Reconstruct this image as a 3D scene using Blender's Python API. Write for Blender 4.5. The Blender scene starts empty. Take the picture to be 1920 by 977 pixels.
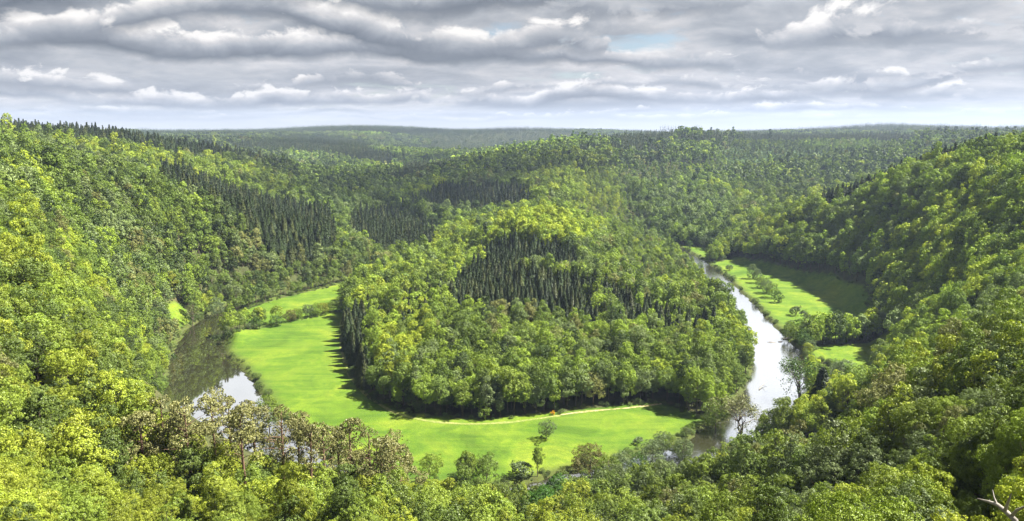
import bpy, math, random
import numpy as np
from mathutils import Vector

RNG = np.random.default_rng(7)
random.seed(7)
SC = bpy.context.scene
COL = SC.collection

# ------------------------------------------------------------------ camera
EYE = 130.0                      # metres of the viewpoint above the river
FPX = 1371.0                     # focal length in photo pixels (photo is 1920 wide)
PITCH = math.atan(248 / FPX)
cam = bpy.data.cameras.new('camera')
cam_o = bpy.data.objects.new('camera', cam)
COL.objects.link(cam_o)
cam.sensor_width = 36.0
cam.lens = 36.0 * FPX / 1920
cam.clip_start = 0.5
cam.clip_end = 40000
cam_o.location = (0, 0, EYE)
cam_o.rotation_euler = (math.pi / 2 - PITCH, 0, 0)
SC.camera = cam_o


def ray(px, py):
    a, b = px - 960.0, 488.5 - py
    d = np.array([a, FPX * math.cos(PITCH) + b * math.sin(PITCH), -FPX * math.sin(PITCH) + b * math.cos(PITCH)])
    return d / math.hypot(d[0], d[1])


def G(px, py, z=1.5):
    """point at height z seen at this spot of the photograph"""
    d = ray(px, py)
    t = (z - EYE) / d[2]
    return (d[0] * t, d[1] * t, z)


def D(px, py, dist, canopy=17.0):
    """ground under a tree top seen at this spot, dist metres away"""
    d = ray(px, py)
    return (d[0] * dist, d[1] * dist, EYE + d[2] * dist - canopy)


def project(x, y, z):
    x = np.asarray(x, float); y = np.asarray(y, float); z = np.asarray(z, float) - EYE
    c, s = math.cos(PITCH), math.sin(PITCH)
    dep = y * c - z * s
    up = y * s + z * c
    dep = np.where(dep < 0.5, 0.5, dep)
    return 960 + FPX * x / dep, 488.5 - FPX * up / dep, dep


def GP(pts, z=1.5):
    return [G(px, py, z)[:2] for px, py in pts]


# ------------------------------------------------------------------ terrain
def dense(pts, step):
    out = []
    for a, b in zip(pts[:-1], pts[1:]):
        a, b = np.array(a), np.array(b)
        n = max(1, int(np.hypot(*(b - a)[:2]) / step))
        for k in range(n):
            out.append(tuple(a + (b - a) * k / n))
    out.append(tuple(pts[-1]))
    return out


ctrl = []
hill_base = [(760, 487), (700, 510), (655, 590), (648, 640), (660, 700), (700, 745), (760, 775), (900, 785), (1040, 772),
             (1230, 755), (1320, 787), (1390, 775), (1418, 700), (1420, 640), (1378, 570), (1318, 500), (1250, 456)]
right_base = [(1300, 440), (1345, 460), (1370, 485), (1450, 515), (1560, 550), (1600, 590), (1640, 640), (1665, 690), (1610, 760)]
left_base = [(322, 750), (302, 660), (335, 610), (400, 577), (500, 548), (660, 518), (740, 480)]
ctrl += dense([G(*p) for p in hill_base], 22)
ctrl += dense([G(*p) for p in right_base], 22)
ctrl += dense([G(*p) for p in left_base], 22)
ctrl += dense([G(*p) for p in [(1590, 790), (1480, 830), (1350, 880), (1250, 900), (1120, 920), (1000, 960), (850, 960), (700, 945), (560, 880), (440, 800)]], 22)
# flat floor
for p in [(480, 680), (560, 640), (600, 700), (650, 800), (800, 840), (950, 840), (1100, 820), (1250, 800), (400, 720), (370, 660),
          (420, 600), (540, 575), (1450, 700), (1400, 820), (1500, 620), (1420, 540), (1560, 600), (1600, 680), (1300, 475), (620, 560),
          (1450, 640), (1500, 740), (500, 760)]:
    ctrl.append(G(*p))
# near slopes below the viewpoint
ctrl += [(0, 0, 128.3), (-8, 2, 127), (8, 2, 127.5), (0, 14, 113), (0, -60, 131), (-90, -40, 128), (90, -40, 130), (0, 40, 84), (0, 95, 44), (0, 150, 20), (10, 205, 6),
         (-70, 8, 92), (70, 8, 96), (-160, 40, 96), (180, 60, 100), (-30, 20, 98), (26, 22, 100), (300, 120, 112), (330, 260, 100)]
ctrl += [D(0, 985, 112), D(200, 1000, 118), D(400, 1010, 128), D(-150, 900, 120), D(100, 905, 142), D(300, 905, 148), D(0, 800, 160), D(520, 905, 158), D(700, 940, 135), D(420, 752, 178, 15), D(620, 800, 195, 17), D(740, 838, 200, 15),
         D(900, 945, 195), D(250, 760, 190), D(1040, 960, 210), D(1300, 930, 175), D(1450, 930, 155), D(1540, 860, 170), D(1600, 760, 215), D(1700, 690, 200),
         D(1800, 640, 165), D(1860, 780, 120, 15), D(1850, 900, 95, 14), D(1920, 660, 150), D(1700, 960, 108, 14), D(2060, 800, 105, 13), D(1560, 970, 130)]
# left slope
ctrl += dense([D(-160, 268, 420, 24), D(0, 268, 490, 24), D(150, 300, 540, 24), D(320, 330, 620, 22), D(450, 368, 640), D(560, 402, 700), D(640, 440, 750), D(700, 470, 770)], 40)
ctrl += [D(0, 450, 255), D(200, 450, 350), D(200, 610, 275), D(0, 610, 215), D(0, 740, 175), D(330, 470, 470), D(300, 560, 385), D(120, 350, 480, 20), D(80, 470, 330, 18), D(150, 470, 390, 18), D(150, 405, 440, 18), D(60, 395, 400, 18), D(0, 330, 420, 18), D(-200, 280, 640, 24), D(0, 285, 700, 24), D(150, 305, 740, 22), D(320, 345, 800, 20), D(480, 480, 590), D(560, 470, 660)]
# spur in the middle of the bend, and its neck
ctrl += [D(1000, 470, 520, 19), D(950, 560, 410, 19), D(850, 600, 385, 19), D(1100, 560, 430, 19), D(880, 446, 640, 30), D(820, 474, 600, 24), D(800, 506, 550, 22), D(940, 412, 650, 20), D(1180, 448, 700, 27), D(1130, 424, 680, 26), D(1245, 486, 660, 20), D(1010, 392, 650, 14), D(1070, 404, 660, 18),
         D(780, 560, 450), D(1220, 600, 440), D(1180, 510, 560, 19)]
ctrl += dense([D(1010, 392, 650, 14), D(1030, 402, 770, 15), D(1060, 360, 1000, 14), D(1090, 336, 1150, 12), D(1110, 314, 1320, 12), D(1150, 282, 1500), D(1180, 252, 1800)], 60)
ctrl += [D(1150, 400, 800, 12), D(1200, 430, 800, 12)]
# hill range behind
ctrl += dense([D(600, 356, 1350, 20), D(720, 326, 1450, 24), D(800, 308, 1550, 24), D(900, 289, 1650, 24), D(1000, 272, 1700, 24), D(1100, 258, 1750, 20), D(1180, 251, 1800), D(1280, 250, 1850), D(1360, 253, 1900), D(1450, 260, 2000)], 90)
ctrl += dense([G(830, 445, 4), G(700, 400, 4), G(600, 365, 4)], 60)
ctrl += [G(930, 425, 6), D(1000, 330, 1250), D(900, 350, 1200), D(800, 360, 1200), D(1190, 440, 905, 16), D(1240, 432, 930, 17), D(1340, 425, 960, 17),
         D(1250, 340, 1250), D(1300, 312, 1450, 12), D(1400, 290, 1700, 10), D(1500, 275, 1900, 4), D(1550, 268, 2050, 1), D(1700, 266, 2080, 2), D(1400, 345, 1300),
         D(1480, 332, 1400), D(1560, 315, 1500), D(1640, 292, 1650), D(1750, 278, 1750), D(1900, 266, 1600), D(1450, 400, 1010), D(1520, 372, 1120)]
# right slope
ctrl += dense([D(1372, 442, 850), D(1400, 425, 810), D(1460, 397, 780), D(1540, 364, 750), D(1620, 337, 710), D(1700, 310, 660), D(1800, 292, 600, 24), D(1920, 272, 540, 26), D(2100, 262, 480, 26)], 40)
ctrl += [D(1920, 480, 400), D(1800, 430, 500), D(1700, 420, 600), D(1560, 440, 680), D(1920, 360, 480), D(1760, 560, 400), D(1920, 560, 260)]
ctrl += [(620, 900, 70), (800, 1250, 62), (900, 700, 90), (1100, 1300, 84)]
# dark ridges behind the left slope
ctrl += dense([D(-150, 236, 1000), D(0, 239, 1100), D(110, 246, 1150), D(240, 251, 1200), D(380, 274, 1300), D(480, 288, 1400), D(545, 298, 1450)], 70)
ctrl += [D(560, 345, 1350), D(350, 300, 950, 25), D(120, 268, 750, 25), D(480, 345, 1000, 25), D(620, 328, 1850), D(640, 318, 2000),
         D(500, 278, 2400, 6), D(560, 260, 2650, 4), D(640, 268, 2600, 4), D(700, 287, 2450, 6), D(740, 308, 2300, 12), D(600, 295, 2300, 12), (-1000, 500, 108), (-1500, 1500, 105)]
# far plateau
ctrl += [D(150, 250, 3600), D(300, 247, 4200), D(400, 245, 4500), D(520, 243, 4600), D(640, 234, 4800), D(720, 238, 4800), D(800, 243, 4800), D(900, 249, 4800), D(960, 252, 4800), D(1070, 248, 4500),
         D(860, 282, 3300), D(950, 268, 3600), D(760, 290, 3200), D(450, 262, 3400), D(650, 256, 3800), D(1150, 251, 3900), D(820, 262, 3900),
         D(1240, 246, 3500), D(1310, 246, 3500), D(1390, 245, 3400), D(1470, 238, 3300), D(1600, 236, 3200), D(1700, 235, 3200), D(1830, 239, 3200), D(1920, 240, 3200), D(2050, 240, 3200),
         D(1600, 256, 2700), D(1750, 257, 2700), D(1900, 254, 2600), D(1400, 254, 2500)]
for az in range(-60, 61, 10):
    for r, z in ((6300, 62), (9000, 30)):
        ctrl.append((r * math.sin(math.radians(az)), r * math.cos(math.radians(az)), z))
ctrl = np.array(ctrl)
CXY, CZ = ctrl[:, :2], ctrl[:, 2]


def rbf_fit():
    n = len(CXY)
    d = np.hypot(CXY[:, None, 0] - CXY[None, :, 0], CXY[:, None, 1] - CXY[None, :, 1])
    A = -d + np.eye(n) * 6.0
    P = np.hstack([np.ones((n, 1)), CXY / 1000])
    M = np.block([[A, P], [P.T, np.zeros((3, 3))]])
    return np.linalg.solve(M, np.concatenate([CZ, np.zeros(3)]))


W = rbf_fit()


def rbf(x, y):
    x = np.asarray(x, float).ravel(); y = np.asarray(y, float).ravel()
    out = np.empty(len(x))
    for i in range(0, len(x), 20000):
        xs, ys = x[i:i + 20000], y[i:i + 20000]
        d = np.hypot(xs[:, None] - CXY[None, :, 0], ys[:, None] - CXY[None, :, 1])
        out[i:i + 20000] = -d @ W[:-3] + W[-3] + W[-2] * xs / 1000 + W[-1] * ys / 1000
    return out


def vnoise(x, y, seed):
    r = np.random.default_rng(seed)
    T = r.random((256, 256))
    xi, yi = np.floor(x).astype(int), np.floor(y).astype(int)
    fx, fy = x - xi, y - yi
    fx = fx * fx * (3 - 2 * fx); fy = fy * fy * (3 - 2 * fy)
    g = lambda a, b: T[a & 255, b & 255]
    return (g(xi, yi) * (1 - fx) + g(xi + 1, yi) * fx) * (1 - fy) + (g(xi, yi + 1) * (1 - fx) + g(xi + 1, yi + 1) * fx) * fy - 0.5


def fbm(x, y, scale, seed, octv=4):
    s, a, t = 0, 1.0, 0
    for k in range(octv):
        s = s + a * vnoise(x / scale * 2 ** k, y / scale * 2 ** k, seed + k); t += a; a *= 0.5
    return s / t


# the river: world centre line with widths
river_px = [(1262, 462, 12), (1300, 486, 14), (1322, 502, 16), (1352, 530, 19), (1388, 568, 17), (1424, 612, 19), (1456, 655, 25), (1462, 700, 28), (1452, 745, 30),
            (1418, 795, 29), (1345, 842, 26), (1260, 868, 22), (1150, 890, 18), (1000, 930, 18), (850, 950, 18), (700, 935, 20), (560, 880, 24), (420, 792, 45), (388, 722, 41), (372, 665, 30),
            (378, 622, 23), (402, 598, 15), (440, 574, 16), (520, 552, 15), (600, 534, 14), (665, 520, 13), (745, 486, 12), (830, 447, 12), (700, 402, 14), (600, 366, 16)]
arm_px = [(1475, 672, 22), (1520, 686, 18), (1556, 700, 17), (1580, 722, 17), (1560, 748, 14)]
inlet_px = [(390, 628, 26), (440, 618, 12), (475, 614, 7)]


def lines(pxs):
    return np.array([(*G(a, b, 0)[:2], w) for a, b, w in pxs])


WATER = [lines(river_px), lines(arm_px), lines(inlet_px)]


def water_dist(x, y):
    """signed distance to the water's edge, below 0 in the water"""
    x = np.asarray(x, float); y = np.asarray(y, float)
    best = np.full(x.shape, 1e9)
    for L in WATER:
        for (ax, ay, aw), (bx, by, bw) in zip(L[:-1], L[1:]):
            dx, dy = bx - ax, by - ay
            t = np.clip(((x - ax) * dx + (y - ay) * dy) / (dx * dx + dy * dy), 0, 1)
            best = np.minimum(best, np.hypot(x - ax - t * dx, y - ay - t * dy) - (aw + (bw - aw) * t) / 2)
    return best + 3.0 * fbm(x, y, 16, 91, 3)


def inside(x, y, poly):
    x = np.asarray(x, float); y = np.asarray(y, float)
    c = np.zeros(x.shape, bool)
    P = list(poly)
    for (x1, y1), (x2, y2) in zip(P, P[1:] + P[:1]):
        if y1 == y2: continue
        m = ((y1 > y) != (y2 > y)) & (x < (x2 - x1) * (y - y1) / (y2 - y1) + x1)
        c ^= m
    return c


MEADOWS = {
    'bend': GP([(652, 580), (648, 640), (660, 700), (700, 745), (760, 775), (900, 787), (1040, 773), (1230, 752), (1300, 775), (1345, 800), (1290, 832), (1200, 860), (1120, 880),
                (950, 905), (760, 905), (620, 860), (560, 810), (485, 755), (430, 690), (412, 650), (455, 625), (560, 595)]),
    'left_bank': GP([(405, 612), (440, 585), (520, 560), (665, 525), (700, 512), (655, 562), (560, 588), (470, 612)]),
    'hedge_strip': GP([(470, 612), (560, 588), (655, 562), (654, 578), (560, 600)]),
    'left_nook': GP([(312, 632), (316, 608), (342, 596), (358, 598), (346, 616), (326, 634)]),
    'right_bank': GP([(1330, 494), (1365, 540), (1400, 575), (1440, 610), (1470, 640), (1560, 636), (1656, 630), (1614, 566), (1560, 540), (1464, 511), (1376, 484)]),
    'right_lower': GP([(1490, 650), (1662, 640), (1692, 690), (1650, 725), (1600, 740), (1560, 690)]),
    'far_bank': GP([(1250, 456), (1330, 460), (1348, 472), (1320, 490), (1285, 480)], 3),
}
# open ground on the hill range behind (heather, young trees)
HEATH = [D(1340, 292, 1560, 0)[:2], D(1500, 300, 1600, 0)[:2], D(1610, 290, 1720, 0)[:2], D(1780, 268, 2050, 0)[:2], D(1650, 262, 2120, 0)[:2], D(1500, 263, 2150, 0)[:2], D(1380, 270, 1950, 0)[:2]]
FIELD = [D(1640, 266, 2040, 0)[:2], D(1770, 270, 2040, 0)[:2], D(1770, 266, 2110, 0)[:2], D(1640, 262, 2110, 0)[:2]]
YOUNG = [D(1040, 352, 900, 8)[:2], D(1100, 322, 1120, 8)[:2], D(1060, 300, 1330, 8)[:2], D(1200, 305, 1420, 8)[:2], D(1400, 290, 1650, 8)[:2], D(1520, 295, 1700, 8)[:2], D(1340, 315, 1400, 8)[:2],
         D(1180, 345, 1150, 8)[:2], D(1240, 440, 880, 8)[:2], D(1190, 455, 760, 8)[:2], D(1100, 400, 760, 8)[:2]]


def height(x, y):
    shp = np.shape(x)
    x = np.asarray(x, float).ravel(); y = np.asarray(y, float).ravel()
    z = rbf(x, y)
    rough = np.clip((z - 4) / 30, 0, 1)
    far = np.clip((np.hypot(x, y) - 500) / 2000, 0, 1)
    near = np.clip((np.hypot(x, y) - 120) / 200, 0, 1)
    z = z + rough * near * (1 - .75 * np.exp(-(np.hypot(x, y) / 560) ** 2)) * (fbm(x, y, 90, 5) * 8 + far * fbm(x, y, 420, 15) * 14)
    vfar = np.clip((np.hypot(x, y) - 2700) / 600, 0, 1) * np.clip((5600 - np.hypot(x, y)) / 500, 0, 1)
    z2 = z + vfar * (fbm(x * .8, y * 1.3, 900, 25, 3) * 90)
    lim_ = np.where(x > 600, 136, 127) + 0 * x
    z = np.where(vfar > 0, np.where(z2 > lim_, lim_ + .12 * (z2 - lim_), z2), z)
    z = z - 1.0 * np.exp(-((x - 15) / 110) ** 2 - ((y - 600) / 160) ** 2)
    z = np.where(z < 1.5, 1.5 + 0.15 * (z - 1.5), z)
    z = np.maximum(z, 1.0 + 0.5 * fbm(x, y, 30, 33))
    wd = water_dist(x, y)
    z = np.where(wd < 0, -1.6, np.minimum(z, 1.0 + 0.25 * wd + 1.6 * np.maximum(wd - 5, 0) + 0.5 * fbm(x, y, 25, 44)))
    return z.reshape(shp)


def axis(lo, hi, step, out_lo, out_hi, grow=1.07, mx=60):
    mid = list(np.arange(lo, hi + step / 2, step))
    a, s = [], step
    p = lo
    while p > out_lo:
        s = min(s * grow, mx); p -= s; a.append(p)
    b, s, p = [], step, hi
    while p < out_hi:
        s = min(s * grow, mx); p += s; b.append(p)
    return np.array(a[::-1] + mid + b)


XS = axis(-260, 290, 2.5, -6500, 6500, 1.07, 70)
YS = axis(225, 760, 2.5, -260, 9500, 1.06, 70)
GX, GY = np.meshgrid(XS, YS, indexing='ij')
GZ = height(GX, GY)


def ground(x, y):
    """height of the built ground mesh"""
    x = np.asarray(x, float); y = np.asarray(y, float)
    i = np.clip(np.searchsorted(XS, x) - 1, 0, len(XS) - 2); j = np.clip(np.searchsorted(YS, y) - 1, 0, len(YS) - 2)
    u = (x - XS[i]) / (XS[i + 1] - XS[i]); v = (y - YS[j]) / (YS[j + 1] - YS[j])
    return (GZ[i, j] * (1 - u) + GZ[i + 1, j] * u) * (1 - v) + (GZ[i, j + 1] * (1 - u) + GZ[i + 1, j + 1] * u) * v


# ------------------------------------------------------------------ materials
def new_mat(name):
    m = bpy.data.materials.new(name); m.use_nodes = True
    nt = m.node_tree; nt.nodes.clear()
    out = nt.nodes.new('ShaderNodeOutputMaterial')
    return m, nt, out


def node(nt, kind, **kw):
    n = nt.nodes.new(kind)
    for k, v in kw.items():
        if k.startswith('i_'):
            n.inputs[k[2:].replace('_', ' ')].default_value = v
        else:
            setattr(n, k, v)
    return n


def math_(nt, op, a, b=None, clamp=False):
    n = nt.nodes.new('ShaderNodeMath'); n.operation = op; n.use_clamp = clamp
    for k, v in enumerate((a, b)):
        if v is None: continue
        if isinstance(v, (int, float)): n.inputs[k].default_value = v
        else: nt.links.new(v, n.inputs[k])
    return n.outputs[0]


def mixc(nt, f, a, b, blend='MIX'):
    n = nt.nodes.new('ShaderNodeMix'); n.data_type = 'RGBA'; n.blend_type = blend
    for s, v in ((n.inputs[0], f), (n.inputs[6], a), (n.inputs[7], b)):
        if isinstance(v, (int, float)): s.default_value = v
        elif isinstance(v, (tuple, list)): s.default_value = (*v[:3], 1)
        else: nt.links.new(v, s)
    return n.outputs[2]


def ramp(nt, fac, stops):
    n = nt.nodes.new('ShaderNodeValToRGB')
    el = n.color_ramp.elements
    while len(el) < len(stops): el.new(0.5)
    for e, (p, c) in zip(el, stops):
        e.position = p; e.color = (*c, 1) if len(c) == 3 else c
    nt.links.new(fac, n.inputs[0])
    return n.outputs[0]


def noise(nt, vec, scale, detail=4, rough=0.55, dist=0.0):
    n = nt.nodes.new('ShaderNodeTexNoise'); n.inputs['Scale'].default_value = scale
    n.inputs['Detail'].default_value = detail; n.inputs['Roughness'].default_value = rough; n.inputs['Distortion'].default_value = dist
    if vec is not None: nt.links.new(vec, n.inputs['Vector'])
    return n.outputs['Fac']


def leaf_material(name, trans=0.2):
    m, nt, out = new_mat(name)
    at = node(nt, 'ShaderNodeAttribute', attribute_type='INSTANCER', attribute_name='tint')
    va = node(nt, 'ShaderNodeAttribute', attribute_type='GEOMETRY', attribute_name='var')
    v = math_(nt, 'ADD', math_(nt, 'MULTIPLY', va.outputs['Fac'], 0.8), 0.6)
    hs = node(nt, 'ShaderNodeHueSaturation')
    nt.links.new(at.outputs['Color'], hs.inputs['Color'])
    nt.links.new(math_(nt, 'ADD', math_(nt, 'MULTIPLY', va.outputs['Fac'], -0.012), 0.506), hs.inputs['Hue'])
    nt.links.new(v, hs.inputs['Value'])
    d = node(nt, 'ShaderNodeBsdfDiffuse'); t = node(nt, 'ShaderNodeBsdfTranslucent')
    nt.links.new(hs.outputs[0], d.inputs['Color'])
    nt.links.new(mixc(nt, 1.0, hs.outputs[0], (1.0, 1.12, 0.5), 'MULTIPLY'), t.inputs['Color'])
    mx = node(nt, 'ShaderNodeMixShader'); mx.inputs[0].default_value = trans
    nt.links.new(d.outputs[0], mx.inputs[1]); nt.links.new(t.outputs[0], mx.inputs[2])
    g = node(nt, 'ShaderNodeBsdfGlossy'); g.inputs['Roughness'].default_value = 0.45; g.inputs['Color'].default_value = (1, 1, 1, 1)
    m2 = node(nt, 'ShaderNodeMixShader'); m2.inputs[0].default_value = 0.014
    nt.links.new(mx.outputs[0], m2.inputs[1]); nt.links.new(g.outputs[0], m2.inputs[2])
    nt.links.new(m2.outputs[0], out.inputs['Surface'])
    return m


def bark_material(name, c1, c2, scale=3.0):
    m, nt, out = new_mat(name)
    tc = node(nt, 'ShaderNodeTexCoord')
    mp = node(nt, 'ShaderNodeMapping'); mp.inputs['Scale'].default_value = (3, 3, 0.5)
    nt.links.new(tc.outputs['Object'], mp.inputs['Vector'])
    c = ramp(nt, noise(nt, mp.outputs[0], scale, 5, 0.6), [(0.3, c1), (0.7, c2)])
    b = node(nt, 'ShaderNodeBsdfDiffuse'); nt.links.new(c, b.inputs['Color'])
    nt.links.new(b.outputs[0], out.inputs['Surface'])
    return m


LEAF = leaf_material('leaves')
NEEDLE = leaf_material('needles', 0.12)
BARK = bark_material('bark', (0.05, 0.038, 0.028), (0.16, 0.13, 0.1))
PBARK = bark_material('pine_bark', (0.09, 0.055, 0.04), (0.2, 0.13, 0.09))
PALE = bark_material('bleached_wood', (0.16, 0.145, 0.12), (0.32, 0.3, 0.26))


# ------------------------------------------------------------------ mesh helpers
def mesh_of(name, V, Q, mats, midx=None, var=None):
    V = np.asarray(V, np.float32); Q = np.asarray(Q, np.int32)
    me = bpy.data.meshes.new(name)
    me.vertices.add(len(V)); me.vertices.foreach_set('co', V.ravel())
    me.loops.add(Q.size); me.loops.foreach_set('vertex_index', Q.ravel())
    me.polygons.add(len(Q)); me.polygons.foreach_set('loop_start', np.arange(0, Q.size, 4, dtype=np.int32))
    for m in mats: me.materials.append(m)
    if midx is not None: me.polygons.foreach_set('material_index', np.asarray(midx, np.int32))
    if var is not None:
        a = me.attributes.new('var', 'FLOAT', 'FACE'); a.data.foreach_set('value', np.asarray(var, np.float32))
    me.update(calc_edges=True)
    return me


def leaves(P, N, size, rng, asp=0.75):
    """one bent rhombic leaf spray at every point P facing N"""
    n = len(P)
    t = rng.normal(size=(n, 3)); t -= N * (t * N).sum(1, keepdims=True); t /= np.linalg.norm(t, axis=1, keepdims=True) + 1e-9
    b = np.cross(N, t)
    s = size * rng.uniform(0.6, 1.35, (n, 1)); a = asp * rng.uniform(0.7, 1.2, (n, 1))
    V = np.stack([P + t * s * .5 - N * s * .08, P + b * s * a * .5 + N * s * .08, P - t * s * .5 - N * s * .08, P - b * s * a * .5 + N * s * .1], 1).reshape(-1, 3)
    return V, np.arange(4 * n).reshape(n, 4)


def tube(pts, rad, sides=6):
    V, Q = [], []
    for k, (p, r) in enumerate(zip(pts, rad)):
        p = np.array(p, float)
        d = np.array(pts[min(k + 1, len(pts) - 1)], float) - np.array(pts[max(k - 1, 0)], float); d /= np.linalg.norm(d) + 1e-9
        u = np.cross(d, (0.3, 0.9, 0.1)); u /= np.linalg.norm(u); w = np.cross(d, u)
        for s in range(sides):
            a = 2 * math.pi * s / sides
            V.append(p + r * (math.cos(a) * u + math.sin(a) * w))
    for k in range(len(pts) - 1):
        for s in range(sides):
            Q.append((k * sides + s, k * sides + (s + 1) % sides, (k + 1) * sides + (s + 1) % sides, (k + 1) * sides + s))
    return np.array(V), np.array(Q)


def join(parts):
    V, Q, o = [], [], 0
    for v, q in parts:
        V.append(v); Q.append(q + o); o += len(v)
    return np.vstack(V), np.vstack(Q)


def unit(v):
    return v / (np.linalg.norm(v, axis=-1, keepdims=True) + 1e-9)


def crown_clumps(rng, H, R, shape='round', n=26):
    """clump centres and radii that fill a crown with an uneven outline"""
    cz = {'round': 0.60, 'tall': 0.56, 'wide': 0.62, 'low': 0.5}[shape] * H
    rz = {'round': 0.38, 'tall': 0.44, 'wide': 0.34, 'low': 0.48}[shape] * H
    k = np.arange(n) + 0.5
    ph = np.pi * (1 + 5 ** .5) * k + rng.uniform(0, 6)
    u = 1 - 1.72 * k / n
    s = np.sqrt(1 - u * u)
    d = np.stack([np.cos(ph) * s, np.sin(ph) * s, u], 1) + rng.normal(0, .13, (n, 3))
    rr = rng.uniform(0.42, 0.95, (n, 1))
    lob = 1 + 0.16 * np.sin(2 * ph + rng.uniform(0, 6))[:, None]
    tp = {'round': .12, 'tall': .42, 'wide': .0, 'low': .1}[shape] + rng.uniform(-.05, .2)
    wx = np.where(d[:, 2:3] < 0, 1 + 0.25 * d[:, 2:3], 1.0 - tp * d[:, 2:3])
    C = d * rr * np.array([R, R, rz]) * np.hstack([lob * wx, lob * wx, np.ones((n, 1))]) + np.array([0, 0, cz])
    r = rng.uniform(0.18, 0.42, n) * R
    return C, r


def crown_leaves(rng, C, r, nf, size, centre, up_bias=0.25, tilt=0.55, sq=0.72, subs=12):
    """leaves sit on small sprays, the sprays on the clumps of the crown: dark gaps stay between them"""
    w = r ** 2; w = w / w.sum()
    ns = int(len(C) * subs * 1.7)
    k = rng.choice(len(C), ns, p=w)
    d = unit(rng.normal(size=(ns, 3)))
    out = unit(C[k] - centre)
    keep = (d * out).sum(1) > -0.2 - 0.25 * rng.random(ns)
    k, d = k[keep], d[keep]
    P = C[k] + d * (r[k] * rng.uniform(0.72, 1.15, len(k)))[:, None] * np.array([1, 1, sq])
    dist = np.linalg.norm((P[:, None, :] - C[None]) / np.array([1, 1, sq]), axis=2) / r[None]
    dist[np.arange(len(k)), k] = 9
    keep = dist.min(1) > 0.75
    P, d, k = P[keep], d[keep], k[keep]
    rs = 1.15 * r[k] / math.sqrt(subs) * rng.uniform(.6, 1.5, len(k))
    sv = rng.random(len(k)); cv = rng.random(len(C))
    j = rng.choice(len(P), nf, p=rs ** 2 / (rs ** 2).sum())
    e = unit(rng.normal(size=(nf, 3)) + d[j] * .8)
    Q_ = P[j] + e * (rs[j] * rng.uniform(.75, 1.1, nf))[:, None] * np.array([1, 1, .75])
    N = unit(e + d[j] * .35 + rng.normal(0, tilt, e.shape) + np.array([0, 0, up_bias]))
    V, Q = leaves(Q_, N, size, rng)
    var = np.clip(0.3 * cv[k[j]] + 0.45 * sv[j] + 0.25 * rng.random(nf), 0, 1)
    return V, Q, var


def trunk_parts(rng, C, H, rad, sides=6, limbs=8, lean=0.3):
    top = np.array([rng.normal(0, lean), rng.normal(0, lean), 0.72 * H])
    pts = [np.array([0, 0, -1.0]), np.array([0, 0, 0.6]), top * 0.35 + rng.normal(0, .12, 3) * [1, 1, 0], top * 0.7, top]
    parts = [tube(pts, [rad * 1.35, rad, rad * .8, rad * .5, rad * .15], sides)]
    idx = rng.choice(len(C), min(limbs, len(C)), replace=False)
    for i in idx:
        t = rng.uniform(0.3, 0.8)
        a = top * t
        b = C[i]
        if b[2] < a[2]: a = top * max(0.2, b[2] / H * .8)
        m = a * .5 + b * .5 + np.array([0, 0, -0.06 * H * rng.random()])
        parts.append(tube([a, m, b], [rad * .38, rad * .24, rad * .08], max(3, sides - 2)))
    return join(parts)


def broadleaf(seed, H=20, R=5.2, shape='round', nf=900, size=0.95, n=26, sides=5, limbs=6, tilt=0.55, rs=1.0, sq=.72, subs=12):
    rng = np.random.default_rng(seed)
    C, r = crown_clumps(rng, H, R, shape, n)
    V, Q, var = crown_leaves(rng, C, r * rs, nf, size, np.array([0, 0, .5 * H]), tilt=tilt, sq=sq, subs=subs)
    return (V, Q, var), trunk_parts(rng, C, H, 0.018 * H, sides, limbs)


def spruce(seed, H=22, R=3.2, nb=240, seg=2, fill=260, bare=0.1, spray=.7):
    rng = np.random.default_rng(seed)
    parts, var = [], []
    t = np.sort(rng.random(nb) ** 1.25)
    ang = rng.uniform(0, 2 * np.pi, nb) + np.arange(nb) * 2.4
    z0 = H * (bare + (0.985 - bare) * t)
    L = R * (1 - t) ** 0.8 * rng.uniform(0.68, 1.15, nb) + 0.3
    dr = np.stack([np.cos(ang), np.sin(ang), np.zeros(nb)], 1)
    sd = np.stack([-np.sin(ang), np.cos(ang), np.zeros(nb)], 1)
    base = np.stack([np.zeros(nb), np.zeros(nb), z0], 1)
    w = (0.13 * L + 0.16 + .12 * spray)[:, None]
    prof = [(0.1, 0.0, 0.5), (0.55, -0.05, 1.0), (1.0, -0.34, 0.12)]
    rows = [np.stack([base + dr * (L * f)[:, None] + np.array([0, 0, 1.0]) * (L * dz)[:, None] + s * sd * w * ww - np.array([0, 0, .12]) * (abs(s) * w * 1.6) for s in (-1, 1)], 1) for f, dz, ww in prof]
    for k in range(len(rows) - 1):
        V = np.stack([rows[k][:, 0], rows[k][:, 1], rows[k + 1][:, 1], rows[k + 1][:, 0]], 1).reshape(-1, 3)
        parts.append((V, np.arange(len(V)).reshape(-1, 4))); var.append(rng.random(nb) * .7 + .3 * k)
    # hanging sprays
    i = rng.integers(0, nb, fill); f = rng.uniform(0.25, 1.0, fill)
    P = base[i] + dr[i] * (L[i] * f)[:, None] + sd[i] * (rng.normal(0, .9, fill) * w[i, 0])[:, None] + np.stack([0 * f, 0 * f, -L[i] * .3 * f ** 2 + .05], 1)
    N = unit(dr[i] + rng.normal(0, .5, (fill, 3)) + np.array([0, 0, .5]))
    V, Q = leaves(P, N, spray, rng, .6)
    parts.append((V, Q)); var.append(rng.random(fill))
    crown = join(parts)
    tr = tube([(0, 0, -1), (0, 0, H * .4), (0, 0, H * .97)], [0.012 * H, .009 * H, .01], 5)
    return (crown[0], crown[1], np.concatenate(var)), tr


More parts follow.
